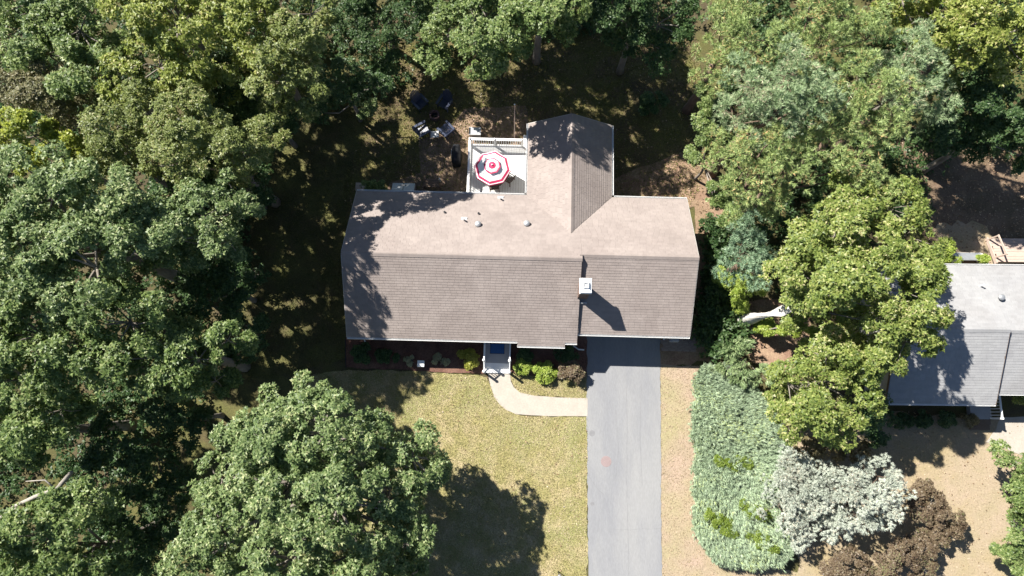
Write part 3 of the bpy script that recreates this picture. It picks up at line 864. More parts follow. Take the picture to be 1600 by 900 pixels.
tb = thing("round_table", "round brown slatted table under the striped umbrella", "table", (uc[0] + .12, uc[1] - .12, DZ), 0)
tt = MB().lathe((0, 0, .70), [(.60, 0), (.62, .015), (.60, .03)], 28); tt.build("tabletop", M_wood, tb)
for k in range(4):
    a = R(45 + 90 * k)
    MB().tube([(.42 * math.cos(a), .42 * math.sin(a), 0), (.36 * math.cos(a), .36 * math.sin(a), .70)], .025, 6).build("leg", M_metal, tb)


def slat_chair(label, px, py, rz):
    c = at(px, py, DZ + .4)
    t = thing("deck_chair", label, "chair", (c[0], c[1], DZ), rz, "slatted chairs at the deck table")
    s = MB()
    for i in range(6): s.b2((-.24, -.22 + i * .08, .42), (.24, -.155 + i * .08, .445))
    s.build("seat", M_wood, t)
    b_ = MB()
    for i in range(6): b_.bar((-.2 + i * .08, -.25, .47), (-.2 + i * .08, -.36, .98), .05, .02)
    b_.bar((-.24, -.365, .98), (.24, -.365, .98), .05, .05)
    b_.build("backrest", M_wood, t)
    for x in (-.25, .25):
        MB().b2((x - .025, -.28, .62), (x + .025, .22, .65)).build("armrest", M_wood, t)
        for y in (-.26, .2): MB().b2((x - .02, y - .02, 0), (x + .02, y + .02, .62)).build("leg", M_wood, t)
slat_chair("brown slatted chair between the deck table and the house wall", 772, 291, .1)
slat_chair("brown slatted chair on the right side of the umbrella table, mostly covered", 794, 279, 1.0)

# slender pole behind the deck
pb = at(804, 216, .3)
pl = thing("garden_pole", "tall slender pale pole standing beside the deck railing", "pole", (pb[0], pb[1], 0), 0)
MB().tube([(0, 0, 0), (0, 0, 2.6), (0, 0, 4.7)], [.028, .024, .016], 8).build("shaft", M_pinkwood, pl)
MB().lathe((0, 0, 4.7), [(.02, 0), (.04, .03), (.02, .07)], 8).build("finial", M_white, pl)


# ------------------------------------------------------------------ garden furniture behind the house
def adirondack(label, px, py, rz, ref=None):
    c = at(px, py, .4)
    if ref is None:
        t = thing("adirondack_chair", label, "chair", (c[0], c[1], 0), rz, "dark garden chairs round the fire pit")
        s = MB()
        for i in range(6):
            y = .30 - i * .095
            s.box((0, y, .36 - i * .022), (.54, .085, .022), M=Matrix.Rotation(.22, 3, 'X'))
        s.bar((-.24, .33, .34), (-.24, -.42, .12), .03, .1); s.bar((.24, .33, .34), (.24, -.42, .12), .03, .1)
        s.build("seat", M_navy, t)
        b_ = MB()
        for i in range(7):
            x = (i - 3) * .082
            h = .80 - .045 * (i - 3) ** 2 / 2
            b_.bar((x * .85, -.20, .26), (x * 1.15, -.20 - h * .42, .26 + h), .076, .02)
        b_.bar((-.3, -.37, .56), (.3, -.37, .56), .03, .07)
        b_.build("backrest", M_navy, t)
        for x in (-.33, .33):
            MB().box((x, .02, .57), (.14, .72, .025)).build("armrest", M_navy, t)
            MB().bar((x, .3, 0), (x, .3, .56), .09, .03).build("leg", M_navy, t)
            MB().bar((x * .9, -.3, .0), (x * .9, -.36, .56), .07, .03).build("leg", M_navy, t)
        return t
    t = copy_tree(ref)
    t.location = (c[0], c[1], 0); t.rotation_euler = (0, 0, rz); t['label'] = label
    return t
AC = adirondack("dark navy garden chair northwest of the fire pit, nearest the trees", 656, 160, R(222))
adirondack("dark navy garden chair northeast of the fire pit, half in shade", 695, 160, R(150), AC)
adirondack("dark navy garden chair southwest of the fire pit on yellow grass", 660, 203, R(-62), AC)
adirondack("dark navy garden chair southeast of the fire pit near the deck corner", 697, 203, R(42), AC)
fp = at(679, 181, .1)
fpt = thing("fire_pit", "small dark red stone fire pit between the four garden chairs", "fire pit", (fp[0], fp[1], 0))
stm = MB().box((0, 0, 0), (.17, .10, .14)).mesh("stone", mat("fire_stone", (0.085, 0.045, 0.045), (0.12, 0.075, 0.07), 8, 0.9, island=.2))
for j in range(2):
    for i in range(9):
        a = 2 * math.pi * (i + .5 * j) / 9
        put("stone", stm, fpt, (.25 * math.cos(a), .25 * math.sin(a), .07 + .142 * j), (0, 0, a + math.pi / 2))
MB().lathe((0, 0, 0), [(.2, 0), (.2, .05)], 12).build("ash_bed", M_black, fpt)
st = at(679, 210, .45)
stt = thing("side_table", "pale square side table between the two lower garden chairs", "table", (st[0], st[1], 0), .08)
for i in range(4): MB().b2((-.24, -.19 + i * .1, .43), (.24, -.10 + i * .1, .455)).build("slat", M_galv, stt)
for x in (-.2, .2):
    for y in (-.15, .17): MB().b2((x - .02, y - .02, 0), (x + .02, y + .02, .43)).build("leg", M_galv, stt)

g = at(713, 243, .5)
gr = thing("covered_grill", "long black grill under a fitted cover against the deck's left side", "grill", (g[0], g[1], 0), PSI)
cv = MB()
prof_ = [(0.0, .27, .55), (.55, .26, .58), (.82, .25, .58), (.98, .19, .46), (1.06, .10, .38)]
vs, fs = [], []
for z, hx, hy in prof_:
    for k in range(20):
        a = 2 * math.pi * k / 20
        ca, sa = math.cos(a), math.sin(a)
        f_ = lambda c: math.copysign(abs(c) ** .45, c)
        vs.append((hx * f_(ca) * (1 + .03 * math.sin(5 * a + z * 7)), hy * f_(sa) * (1 + .02 * math.sin(7 * a)), z))
for i in range(len(prof_) - 1):
    for k in range(20): fs.append((i * 20 + k, i * 20 + (k + 1) % 20, (i + 1) * 20 + (k + 1) % 20, (i + 1) * 20 + k))
fs.append(tuple(range(80, 100)))
cv.add(vs, fs); cv.build("fitted_cover", M_black, gr, smooth=True)
MB().bar((-.27, -.3, .72), (-.27, .3, .72), .02, .05).build("strap", M_galv, gr)

bx = at(742, 205, .5)
bo = thing("storage_box", "low grey box with a dark end standing just beyond the deck railing", "box", (bx[0], bx[1], 0), PSI)
MB().box((0, 0, .25), (.66, .42, .5)).build("box_body", M_galv, bo)
MB().box((.0, 0, .52), (.70, .46, .04)).build("lid", M_galv, bo)
MB().box((-.30, 0, .545), (.1, .40, .012)).build("dark_panel", M_black, bo)

bn = at(675, 294, .4)
be = thing("garden_bench", "dark wooden slatted bench against the rear wall left of the deck", "bench", (bn[0], bn[1], 0), PSI)
for i in range(5): MB().b2((-.40, .06 + i * .1, .42), (.40, .14 + i * .1, .45)).build("slat", M_wood, be)
for x in (-.42, .42):
    MB().b2((x - .03, .02, .0), (x + .03, .10, .62)).build("leg", M_wood, be)
    MB().b2((x - .03, .50, .0), (x + .03, .58, .55)).build("leg", M_white if x > 0 else M_wood, be)
ck = at(630, 294, .6)
cb = thing("cellar_bulkhead", "pale grey sloped cellar hatch against the rear wall", "hatch", (ck[0], ck[1], 0), PSI)
for x in (-.33, .33):
    MB().add([(x - .31, -.5, .05), (x + .31, -.5, .05), (x + .31, .35, .05), (x - .31, .35, .05), (x - .31, -.5, .95), (x + .31, -.5, .95), (x + .31, .35, .45), (x - .31, .35, .45)],
             [(3, 2, 1, 0), (4, 5, 6, 7), (0, 1, 5, 4), (1, 2, 6, 5), (2, 3, 7, 6), (3, 0, 4, 7)]).build("hatch_door", M_galv, cb)
    MB().box((x * .3, .2, .57), (.12, .02, .03)).build("handle", M_metal, cb)
bp = at(565, 293, .3)
bs = thing("brick_stoop", "small pinkish brick stoop at the rear left corner of the house", "stoop", (bp[0], bp[1], 0), PSI)
for j in range(3):
    for i in range(2): MB().box((-.2 + i * .32, -.1 + j * .16, .15), (.31, .15, .3)).build("brick", M_pinkwood, bs)

# yard sign box in the mulch bed
sb = at(658, 569, .25)
sg = thing("utility_box", "small white box with a blue-grey lid at the front edge of the mulch bed", "box", (sb[0], sb[1], 0), PSI)
MB().box((0, 0, .2), (.34, .3, .4)).build("box_body", M_white, sg)
MB().box((0, .02, .42), (.37, .34, .035)).build("lid", M_white, sg)
for k in range(3): MB().box((-.1 + k * .1, -.155, .22), (.05, .01, .2)).build("louver", M_metal, sg)
# lamp at the foot of the frame
lb = at(873, 896, .5)
gl = thing("garden_lamp", "small dark post lamp on the lawn at the bottom edge", "lamp", (lb[0], lb[1], 0), 0)
MB().tube([(0, 0, 0), (0, 0, .95)], .025, 8).build("post", M_metal, gl)
MB().lathe((0, 0, .95), [(.05, 0), (.09, .03), (.075, .2)], 10).build("lantern", M_glass, gl)
MB().lathe((0, 0, 1.15), [(.1, 0), (.08, .04), (.02, .1)], 10).build("lantern_cap", M_galv, gl)
# metal edging of the bed
e0, e1 = at(540, 530, 0), at(541, 575, 0)
tag(MB().bar((e0[0], e0[1], .06), (e1[0], e1[1], .06), .03, .12).build("bed_edging", M_metal), "thin dark edging strip along the left end of the mulch bed", "edging")

# ------------------------------------------------------------------ the neighbour's house
NPSI = -0.025
n0 = at(1385, 630, 2.6)
nr = at(1530, 415, 2.6)
NC, NS_ = math.cos(NPSI), math.sin(NPSI)
NV = -NS_ * (nr[0] - n0[0]) + NC * (nr[1] - n0[1])
n1 = at(1556, 632, 2.6)
NU = NC * (n1[0] - n0[0]) + NS_ * (n1[1] - n0[1])
NS = .46
nb_ = thing("neighbour_house", "grey roofed house half hidden behind the big oak at the right edge", "house", (n0[0], n0[1], 0), NPSI)
NZR = HE + NS * NV / 2
NU2 = NU + 9.0
X0, XD = .35, -.45              # the extension sits lower and further back
nro = MB()
nro.slab([(0, 0, HE), (NU, 0, HE), (NU, NV / 2, NZR), (0, NV / 2, NZR)], .12)
nro.slab([(0, NV / 2, NZR), (NU, NV / 2, NZR), (NU, NV, HE), (0, NV, HE)], .12)
ez = HE + XD + NS * .2
ev = .55
nro.slab([(NU + .003, ev, HE + .02), (NU2, ev, HE + .02), (NU2, NV / 2, NZR - .23), (NU + .003, NV / 2, NZR - .23)], .12)
nro.slab([(NU + .003, NV / 2, NZR - .23), (NU2, NV / 2, NZR - .23), (NU2, NV, HE - .01), (NU + .003, NV, HE - .01)], .12)
nroof = nro.build("roof", M_shingle_grey, nb_)
an = math.atan(NS)
cn, sn2 = math.cos(an), math.sin(an)
nsh = MB()
shingles(nsh, (0, 0, HE), (1, 0, 0), (0, cn, sn2), lambda b: (0, NU) if b < NV / 2 / cn - .1 else None, seed=21)
shingles(nsh, (0, NV, HE), (1, 0, 0), (0, -cn, sn2), lambda b: (0, NU) if b < NV / 2 / cn - .1 else None, seed=22)
a2_ = math.atan((NZR - .25 - HE) / (NV / 2 - ev)); a3_ = math.atan((NZR - .22 - HE) / (NV / 2))
shingles(nsh, (NU, ev, HE + .02), (1, 0, 0), (0, math.cos(a2_), math.sin(a2_)), lambda b: (.04, NU2 - NU) if b < (NV / 2 - ev) / math.cos(a2_) - .1 else None, seed=23)
shingles(nsh, (NU, NV, HE - .01), (1, 0, 0), (0, -math.cos(a3_), math.sin(a3_)), lambda b: (.04, NU2 - NU) if b < NV / 2 / math.cos(a3_) - .1 else None, seed=24)
nsh.build("shingles", M_shingle_grey, nroof, kind='stuff')
ridge((0, NV / 2, NZR), (NU, NV / 2, NZR), .14, NS).build("ridge_cap", M_shingle_grey, nroof)
ridge((NU + .02, NV / 2, NZR - .23), (NU2, NV / 2, NZR - .23), .14, NS).build("ridge_cap", M_shingle_grey, nroof)
nw = MB()
body(nw, .25, NU - .02, .4, NV - .4, lambda v: HE + NS * min(v, NV - v) - .15, 10)
body(nw, NU - .019, NU2 - .2, 1.2, NV - .4, lambda v: HE + NS * min(v, NV - v) - .42, 10)
nw.build("wall", M_siding, nb_)
for p0, p1, n in (((0, 0, zG), (NU, 0, zG), (0, -1)), ((NU + .01, ev, zG + .02), (NU2, ev, zG + .02), (0, -1)), ((0, NV, zG), (NU2, NV, zG), (0, 1))):
    q = MB(); trough(q, p0, p1, n, .09, .09); q.build("gutter", M_white, nb_)
rake((-.012, 0, HE - .01), (-.012, NV / 2, NZR - .01), par=nb_, m=M_wood); rake((-.012, NV, HE - .01), (-.012, NV / 2, NZR - .01), par=nb_, m=M_wood)
rake((NU - .0, 0, HE - .03), (NU - .0, NV / 2, NZR - .03), .05, .2, par=nb_, m=M_wood)
def nwindow(x, y, nrm):
    f = MB().b2((x - .55, y, .9), (x + .55, y + nrm * .05, 1.0)).b2((x - .55, y, 2.1), (x + .55, y + nrm * .05, 2.2)).b2((x - .55, y, 1.001), (x - .47, y + nrm * .05, 2.099)).b2((x + .47, y, 1.001), (x + .55, y + nrm * .05, 2.099)).b2((x - .02, y, 1.001), (x + .02, y + nrm * .05, 2.099)).build("window", M_white, nb_)
    MB().b2((x - .47, y - nrm * .01, 1.0), (x + .47, y + nrm * .03, 2.1)).build("pane", M_glass, f)
for x in (1.5, 3.8): nwindow(x, .4, -1)
for x in (2.0, 6.5): nwindow(x, NV - .4, 1)
def nroofpt(px, py):
    z = 3.5
    for _ in range(25):
        a = at(px, py, z); du, dv = a[0] - n0[0], a[1] - n0[1]
        u, v = NC * du + NS_ * dv, -NS_ * du + NC * dv
        z = HE + NS * min(v, NV - v)
    return u, v, z
u, v, z = nroofpt(1531, 447)
MB().tube([(u, v, z - .02), (u, v, z + .34)], .045, 10).build("vent_pipe", M_white, nb_)
u, v, z = nroofpt(1563, 465)
MB().lathe((u, v, z), [(.09, -.05), (.09, .10), (.16, .09), (.16, .14), (.12, .18), (.05, .2)], 16).build("mushroom_vent", M_galv, nb_)
# porch at its front corner
q0 = np.array([NU + .15, -.75]); q1 = np.array([NU + 1.25, 1.15])
npo = MB().b2((q0[0], q0[1], .02), (q1[0], q1[1], .34)).build("porch", M_porch, nb_)
for i in range(6):
    w = (q1[1] - q0[1]) / 6
    MB().b2((q0[0] - .01, q0[1] + i * w + .006, .34), (q1[0], q0[1] + (i + 1) * w - .006, .362)).build("porch_board", M_porch, npo)
for i in range(2): MB().b2((q0[0] + .05, q0[1] - .28 * (i + 1), 0), (q1[0], q0[1] - .28 * i - .003, .23 - .11 * i)).build("step", M_wood, npo)
for v in (q0[1] + .05, q1[1] - .1): MB().b2((q1[0] - .1, v - .05, .362), (q1[0], v + .05, 1.3)).build("porch_post", M_white, npo)
MB().b2((q1[0] - .09, q0[1] + .1, 1.2), (q1[0] - .01, q1[1] - .15, 1.26)).build("porch_rail", M_white, npo)
for i in range(9): MB().b2((q1[0] - .07, q0[1] + .2 + i * .17, .37), (q1[0] - .03, q0[1] + .24 + i * .17, 1.2)).build("baluster", M_white, npo)

# wide wooden steps and the cellar hatch behind it
ws = at(1552, 410, .45)
wst = thing("garden_steps", "wide pinkish timber steps down from the neighbour's back door", "steps", (ws[0], ws[1], 0), NPSI)
for i in range(3):
    zz = .62 - i * .19
    y = .0 + i * .50
    for j in range(3): MB().b2((.12 + i * .0, y + j * .155, zz - .04), (3.6, y + j * .155 + .145, zz)).build("tread_board", M_pinkwood, wst)
    MB().b2((.14, y + .03, zz - .19), (3.58, y + .06, zz - .042)).build("riser", M_wood, wst)
MB().bar((.06, -.1, .60), (.06, 1.5, .06), .06, .22).build("stringer", M_pinkwood, wst)
hr = MB().bar((.06, .2, 1.5), (.06, 1.45, 1.02), .06, .08).bar((.06, .25, .5), (.06, .25, 1.46), .07, .07).bar((.06, 1.4, .0), (.06, 1.4, 1.03), .07, .07)
hr.build("handrail", M_pinkwood, wst)
cw = at(1518, 407, .4)
cwt = thing("cellar_door", "open weathered cellar hatch with white cheek walls behind the neighbour's house", "hatch", (cw[0], cw[1], 0), NPSI)
for x in (-.85, .65):
    MB().add([(x - .07, -.5, 0), (x + .07, -.5, 0), (x + .07, .42, 0), (x - .07, .42, 0), (x - .07, -.5, .9), (x + .07, -.5, .9), (x + .07, .42, .35), (x - .07, .42, .35)],
             [(3, 2, 1, 0), (4, 5, 6, 7), (0, 1, 5, 4), (1, 2, 6, 5), (2, 3, 7, 6), (3, 0, 4, 7)]).build("cheek_wall", M_white, cwt)
MB().bar((-.1, .44, .33), (-.1, -.05, .68), 1.35, .05).build("hatch_door", M_galv, cwt)
MB().box((-.1, .46, .16), (1.5, .06, .32)).build("front_curb", M_concrete, cwt)
MB().box((-.1, -.1, .02), (1.3, .6, .04)).build("cellar_step", M_wood, cwt)


# ------------------------------------------------------------------ foliage
def unit(v): return v / np.maximum(np.linalg.norm(v, axis=1, keepdims=True), 1e-9)


def frames(A, rng):
    X = unit(np.cross(A, unit(rng.normal(size=A.shape))))
    return X, np.cross(A, X)


def rosettes(P, A, k, L, W, rng, tilt=(35, 100), jit=.35, fold=.25, up=0.0):
    """k leaves around each tuft, one triangle a leaf"""
    n = len(P)
    P = np.repeat(P, k, 0); A = np.repeat(A, k, 0)
    X, Y = frames(A, rng)
    th = rng.uniform(0, 2 * np.pi, n * k)[:, None]
    ph = np.radians(rng.uniform(tilt[0], tilt[1], n * k))[:, None]
    d = unit(np.cos(ph) * A + np.sin(ph) * (np.cos(th) * X + np.sin(th) * Y) + rng.normal(size=A.shape) * .12)
    nn = unit(A - (A * d).sum(1, keepdims=True) * d + rng.normal(size=A.shape) * jit + np.array([0, 0, up]))
    nn = unit(nn - (nn * d).sum(1, keepdims=True) * d)
    s = np.cross(d, nn)
    l = L * rng.uniform(.7, 1.25, n * k)[:, None]
    w = W * rng.uniform(.75, 1.2, n * k)[:, None]
    b = P + d * .03
    V = np.empty((n * k, 3, 3))
    m = b + d * l * .35 + nn * w * fold
    V[:, 0] = m - s * w * .6 - d * l * rng.uniform(0, .25, n * k)[:, None]
    V[:, 1] = m + s * w * .6 - d * l * rng.uniform(0, .25, n * k)[:, None]
    V[:, 2] = b + d * l - nn * l * .12
    F = np.arange(n * k * 3).reshape(-1, 3)
    return V.reshape(-1, 3), F


def needles(P, A, k, L, W, rng, spread=80):
    """starbursts of needles: one slim triangle each"""
    n = len(P)
    P = np.repeat(P, k, 0); A = np.repeat(A, k, 0)
    X, Y = frames(A, rng)
    th = rng.uniform(0, 2 * np.pi, n * k)[:, None]
    ph = np.radians(rng.uniform(5, spread, n * k))[:, None]
    d = np.cos(ph) * A + np.sin(ph) * (np.cos(th) * X + np.sin(th) * Y)
    s = unit(np.cross(d, unit(rng.normal(size=A.shape))))
    l = L * rng.uniform(.7, 1.2, n * k)[:, None]
    V = np.empty((n * k, 3, 3))
    V[:, 0] = P + s * W * .5
    V[:, 1] = P - s * W * .5
    V[:, 2] = P + d * l
    return V.reshape(-1, 3), np.arange(n * k * 3).reshape(-1, 3)


def merge(parts):
    V, F, b = [], [], 0
    for v, f in parts:
        V.append(v); F.append(f + b); b += len(v)
    return np.concatenate(V), np.concatenate(F)


STYLE = {
    # rc clump radius, dens clump density, tufts per clump, k leaves per tuft, L, W
    'oak': dict(rc=.60, dens=1.15, tufts=40, k=12, L=.155, W=.088),
    'broad': dict(rc=.55, dens=1.15, tufts=36, k=12, L=.14, W=.08),
    'fine': dict(rc=.55, dens=1.3, tufts=44, k=11, L=.125, W=.065),
    'shrub': dict(rc=.26, dens=1.5, tufts=16, k=12, L=.10, W=.06),
    'small': dict(rc=.20, dens=1.5, tufts=12, k=10, L=.09, W=.055),
    'pine': dict(rc=.52, dens=1.55, tufts=16, k=26, L=.23, W=.029),
    'spruce': dict(rc=.40, dens=1.5, tufts=22, k=24, L=.16, W=.028),
    'juniper': dict(rc=.40, dens=1.6, tufts=18, k=12, L=.24, W=.05),
}
TRIS = [0]
LEAFDENS = 0.76


def crown(lobes, st, rng, sq=.8, zmin=-.45, thin=()):
    """lobes: list of (centre, radius) -> leaf mesh arrays and the clump centres for the limbs"""
    s = STYLE[st]
    C, O, RC = [], [], []
    for li, (c, r) in enumerate(lobes):
        rc = min(s['rc'], r * .5)
        r = r - .5 * rc
        n = max(5, int(s['dens'] * LEAFDENS * 4 * math.pi * r * r * .72 / (math.pi * rc * rc) * (.42 if li in thin else 1)))
        d = unit(rng.normal(size=(n * 3, 3)))
        d = d[d[:, 2] > zmin][:n]
        rad = r * np.where(rng.random(len(d)) < .80, rng.uniform(.66, 1.14, len(d)), rng.uniform(.25, .7, len(d)))
        p = c + d * rad[:, None] * np.array([1, 1, sq])
        C.append(p); O.append(d); RC.append(np.full(len(d), rc) * rng.uniform(.6, 1.25, len(d)))
    C, O, RC = np.concatenate(C), np.concatenate(O), np.concatenate(RC)
    t = s['tufts']
    n = len(C)
    d = unit(rng.normal(size=(n * t, 3)) + np.repeat(O, t, 0) * .5 + np.array([0, 0, .6]))
    P = np.repeat(C, t, 0) + d * (np.repeat(RC, t) * rng.uniform(.35, 1.05, n * t) ** .6)[:, None] * np.array([1, 1, .72])
    A = unit(d * .6 + np.repeat(O, t, 0) * .35 + np.array([0, 0, .55]) + rng.normal(size=d.shape) * .3)
    if st == 'pine': V, F = needles(P, A, s['k'], s['L'], s['W'], rng)
    elif st == 'spruce':
        A = unit(np.repeat(O, t, 0) * np.array([1, 1, .25]) + d * .45 + np.array([0, 0, .15]))
        V, F = needles(P, A, s['k'], s['L'], s['W'], rng, 65)
    elif st == 'juniper':
        A = unit(np.repeat(O, t, 0) * np.array([1, 1, .2]) + d * .3 + np.array([.35, -.35, .2]))
        V, F = needles(P, A, s['k'], s['L'], s['W'], rng, 38)
    else: V, F = rosettes(P, A, s['k'], s['L'], s['W'], rng, up=.75)
    return V, F, C


SEED = [100]
def tree(name, label, cat, group, style, leaf, lobes_px, base=None, bark=None, sq=.8, trunk_r=.22, limbs=10, lean_base=None, extra=None):
    """lobes_px: (px, py, radius in px, height of the lobe's centre)"""
    SEED[0] += 1
    rng = np.random.default_rng(SEED[0])
    rg = random.Random(SEED[0])
    L = []
    for px, py, r, z in lobes_px:
        L.append((at(px, py, z), r * (CH - z) / 1050))
    if base is None:
        w = np.array([r for _, r in L]); b = sum(c * r for c, r in L) / w.sum()
        b = np.array([b[0], b[1], 0.0])
    else: b = np.array([*at(base[0], base[1], 0)[:2], 0.0])
    t = thing(name, label, cat, (b[0], b[1], 0), 0, group)
    nL = len(L)
    # the crown goes on below its top layer
    low = [(c - np.array([0, 0, 1.1 * r + .8]), r * .82) for c, r in L if c[2] > 5.5]
    V, F, C = crown(L + low, style, rng, sq, thin=range(nL, nL + len(low)))
    V = V - b
    V[:, 2] = np.maximum(V[:, 2], .03)
    me = mesh_np("crown", V, F, leaf)
    TRIS[0] += len(F)
    put("crown", me, t)
    # trunk and limbs
    bark = bark or M_bark
    top = max(c[2] for c, r in L)
    ctr = sum(c * r for c, r in L) / sum(r for _, r in L) - b
    th_ = max(.15, top * .55)
    j0 = Vector((ctr[0] * .35 + rg.uniform(-.2, .2), ctr[1] * .35 + rg.uniform(-.2, .2), th_))
    tr = MB()
    tr.tube([(0, 0, -.1), (j0.x * .12, j0.y * .12, th_ * .15), (j0.x * .5 + .08, j0.y * .5, th_ * .55), j0], [trunk_r * 1.35, trunk_r, trunk_r * .85, trunk_r * .7], 9)
    tr.build("trunk", bark, t, smooth=True)
    lm = MB()
    for c, r in L:
        c = Vector(c - b) - Vector((0, 0, .45 * r))
        mid = (j0 + c) / 2 + Vector((rg.uniform(-.3, .3), rg.uniform(-.3, .3), rg.uniform(-.2, .3)))
        rr = max(.04, trunk_r * .5 * min(1, r / 2.5))
        lm.tube([j0 * .98, mid, c], [rr, rr * .75, rr * .5], 6)
        Cl = [Vector(q - b) for q in C if np.linalg.norm(q - (np.array(c) + b)) < r * 1.25]
        rg.shuffle(Cl)
        for q in Cl[:limbs]:
            m2 = c * .5 + q * .5 + Vector((rg.uniform(-.15, .15), rg.uniform(-.15, .15), rg.uniform(-.1, .25)))
            q2 = c + (q - c) * rg.uniform(.75, 1.0)
            lm.tube([c, m2, q2], [rr * .5, rr * .33, .015], 5, cap=False)
    if limbs: lm.build("limbs", bark, t, smooth=True)
    return t


W1 = "trees of the wood left of the house"
W2 = "trees of the wood right of the house"
W3 = "trees behind the back garden"
# ---- wood on the left
tree("oak_tree", "dark green broad crown in the top left corner", "tree", W1, 'oak', L_oak, [(55, 70, 70, 9), (110, 35, 60, 10), (120, 110, 60, 9.5), (40, -10, 70, 9), (170, 80, 45, 9)], trunk_r=.25)
tree("oak_tree", "bright yellow-green crown at the top beside the dark corner tree", "tree", W1, 'oak', L_lime, [(215, 15, 55, 10.5), (265, 35, 60, 11), (240, 95, 50, 10), (200, 125, 42, 9.5), (300, 100, 45, 10), (270, -40, 70, 10), (190, -130, 80, 9.5), (290, -125, 70, 9), (195, -50, 60, 9.5)], trunk_r=.25)
tree("oak_tree", "yellow-green crown with pale twigs right of the brightest top tree", "tree", W1, 'oak', L_lime, [(345, 30, 50, 10), (395, 20, 55, 10), (410, 75, 48, 9.5), (350, 100, 40, 9), (390, -40, 60, 10)], trunk_r=.22)
tree("oak_tree", "dull green crown with a yellow tint just above the dark clearing", "tree", W1, 'broad', L_olive, [(450, 62, 53, 10.5), (480, 10, 50, 10.5), (440, 118, 46, 10), (475, 105, 32, 9.6), (408, 142, 34, 9.6)], base=(492, 142), trunk_r=.17)
tree("maple_tree", "loose dark green crown over the lawn edge left of centre top", "tree", W3, 'fine', L_deep, [(575, 45, 50, 4.2), (540, 0, 55, 5.2), (600, 88, 34, 2.8), (640, 20, 45, 4.8), (555, -55, 60, 5.5), (640, -80, 60, 7.5)], trunk_r=.2)
tree("maple_tree", "dark green crown at top centre with a bare grey trunk showing", "tree", W3, 'broad', L_oak, [(700, 38, 52, 5.4), (760, 15, 55, 8.5), (690, 90, 38, 4.2), (738, 58, 42, 9), (785, 55, 36, 9), (760, 90, 28, 8), (735, -50, 72, 9), (640, -150, 90, 9), (740, -165, 95, 9), (690, -250, 90, 9.5), (800, -250, 100, 9.5)], trunk_r=.2)
tree("oak_tree", "lighter green crown hanging in at the top right of centre", "tree", W3, 'oak', L_oak, [(825, 5, 48, 8.5), (874, 12, 44, 9.5), (808, 42, 36, 9), (835, -50, 66, 9), (890, -60, 50, 9), (850, -150, 95, 9)], trunk_r=.22)
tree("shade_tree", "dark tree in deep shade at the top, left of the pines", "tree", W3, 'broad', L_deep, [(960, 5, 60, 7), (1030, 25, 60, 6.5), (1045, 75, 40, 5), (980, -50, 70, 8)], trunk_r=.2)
tree("maple_tree", "brownish green crown with bare twigs left of the yellow tree top", "tree", W1, 'fine', L_bronze, [(70, 150, 52, 9), (20, 130, 45, 9), (110, 170, 38, 8.5)], trunk_r=.2)
tree("maple_tree", "small yellowing crown at the left edge, the yellowest in the wood", "tree", W1, 'broad', L_yellow, [(40, 205, 48, 9.5), (90, 210, 30, 9), (5, 235, 40, 9)], trunk_r=.2)
tree("locust_tree", "fine leaved olive crown right of the yellow tree", "tree", W1, 'fine', L_olive, [(165, 205, 48, 10), (140, 240, 36, 9.5), (190, 235, 36, 9.5)], trunk_r=.2)
tree("locust_tree", "large rounded olive crown with feathery top facing the house", "tree", W1, 'fine', L_olive, [(290, 200, 68, 10.5), (340, 225, 58, 10), (265, 250, 50, 10), (225, 175, 50, 9.5), (385, 230, 44, 9.3), (300, 170, 36, 10.5), (410, 200, 28, 9)], trunk_r=.25)
tree("oak_tree", "very large grey-green crown filling the middle of the left edge", "tree", W1, 'oak', L_oakblue, [(60, 300, 80, 11), (150, 310, 75, 11.5), (40, 400, 80, 11), (130, 410, 80, 11.5), (215, 370, 65, 10.5), (220, 300, 50, 10), (-40, 340, 90, 10), (90, 470, 50, 10.5)], trunk_r=.34, limbs=7)
tree("oak_tree", "ragged grey-green crown with bare forked twigs above the dark lawn", "tree", W1, 'broad', L_oakblue, [(310, 330, 52, 10), (345, 375, 36, 9.4), (270, 370, 45, 10), (360, 305, 36, 9.8)], base=(378, 392), trunk_r=.2)
tree("oak_tree", "mid green crown at the left edge under the very large grey-green one", "tree", W1, 'oak', L_oak, [(45, 520, 70, 10.5), (95, 560, 50, 10), (20, 590, 60, 10), (-50, 540, 80, 10)], trunk_r=.28)
tree("oak_tree", "bright green spreading crown with gaps reaching toward the house's left side", "tree", W1, 'oak', L_oak, [(190, 500, 60, 10), (250, 520, 48, 9), (165, 560, 45, 9.5), (300, 560, 46, 9), (350, 530, 32, 8.6), (250, 590, 44, 8.5), (330, 595, 34, 7.5)], trunk_r=.28, limbs=12)
tree("oak_tree", "green crown with a dead grey limb low on the left edge", "tree", W1, 'oak', L_oak, [(40, 670, 52, 9.5), (85, 640, 40, 9), (10, 715, 36, 9), (-40, 660, 60, 9)], trunk_r=.28)
b_ = bpy.data.objects["trunk"] and COL.objects[-1].parent
dl = [at(112, 738, 8.6), at(88, 765, 9.3), at(55, 776, 9.6), at(25, 790, 9.4), at(2, 808, 9.2)]
MB().tube(dl, [.10, .10, .085, .075, .06], 8).tube([dl[3], at(22, 812, 9.3), at(10, 835, 9.1)], [.05, .035, .015], 6).tube([dl[1], at(70, 750, 9.6), at(40, 752, 9.7)], [.04, .03, .012], 6).build("dead_limb", M_deadwood, b_, tuple(b_.location), smooth=True)
tree("oak_tree", "yellow-green crown in the bottom left corner", "tree", W1, 'oak', L_oak, [(60, 840, 68, 9.5), (110, 790, 46, 9), (30, 890, 60, 9), (130, 880, 46, 8.5), (60, 950, 70, 9)], trunk_r=.28)
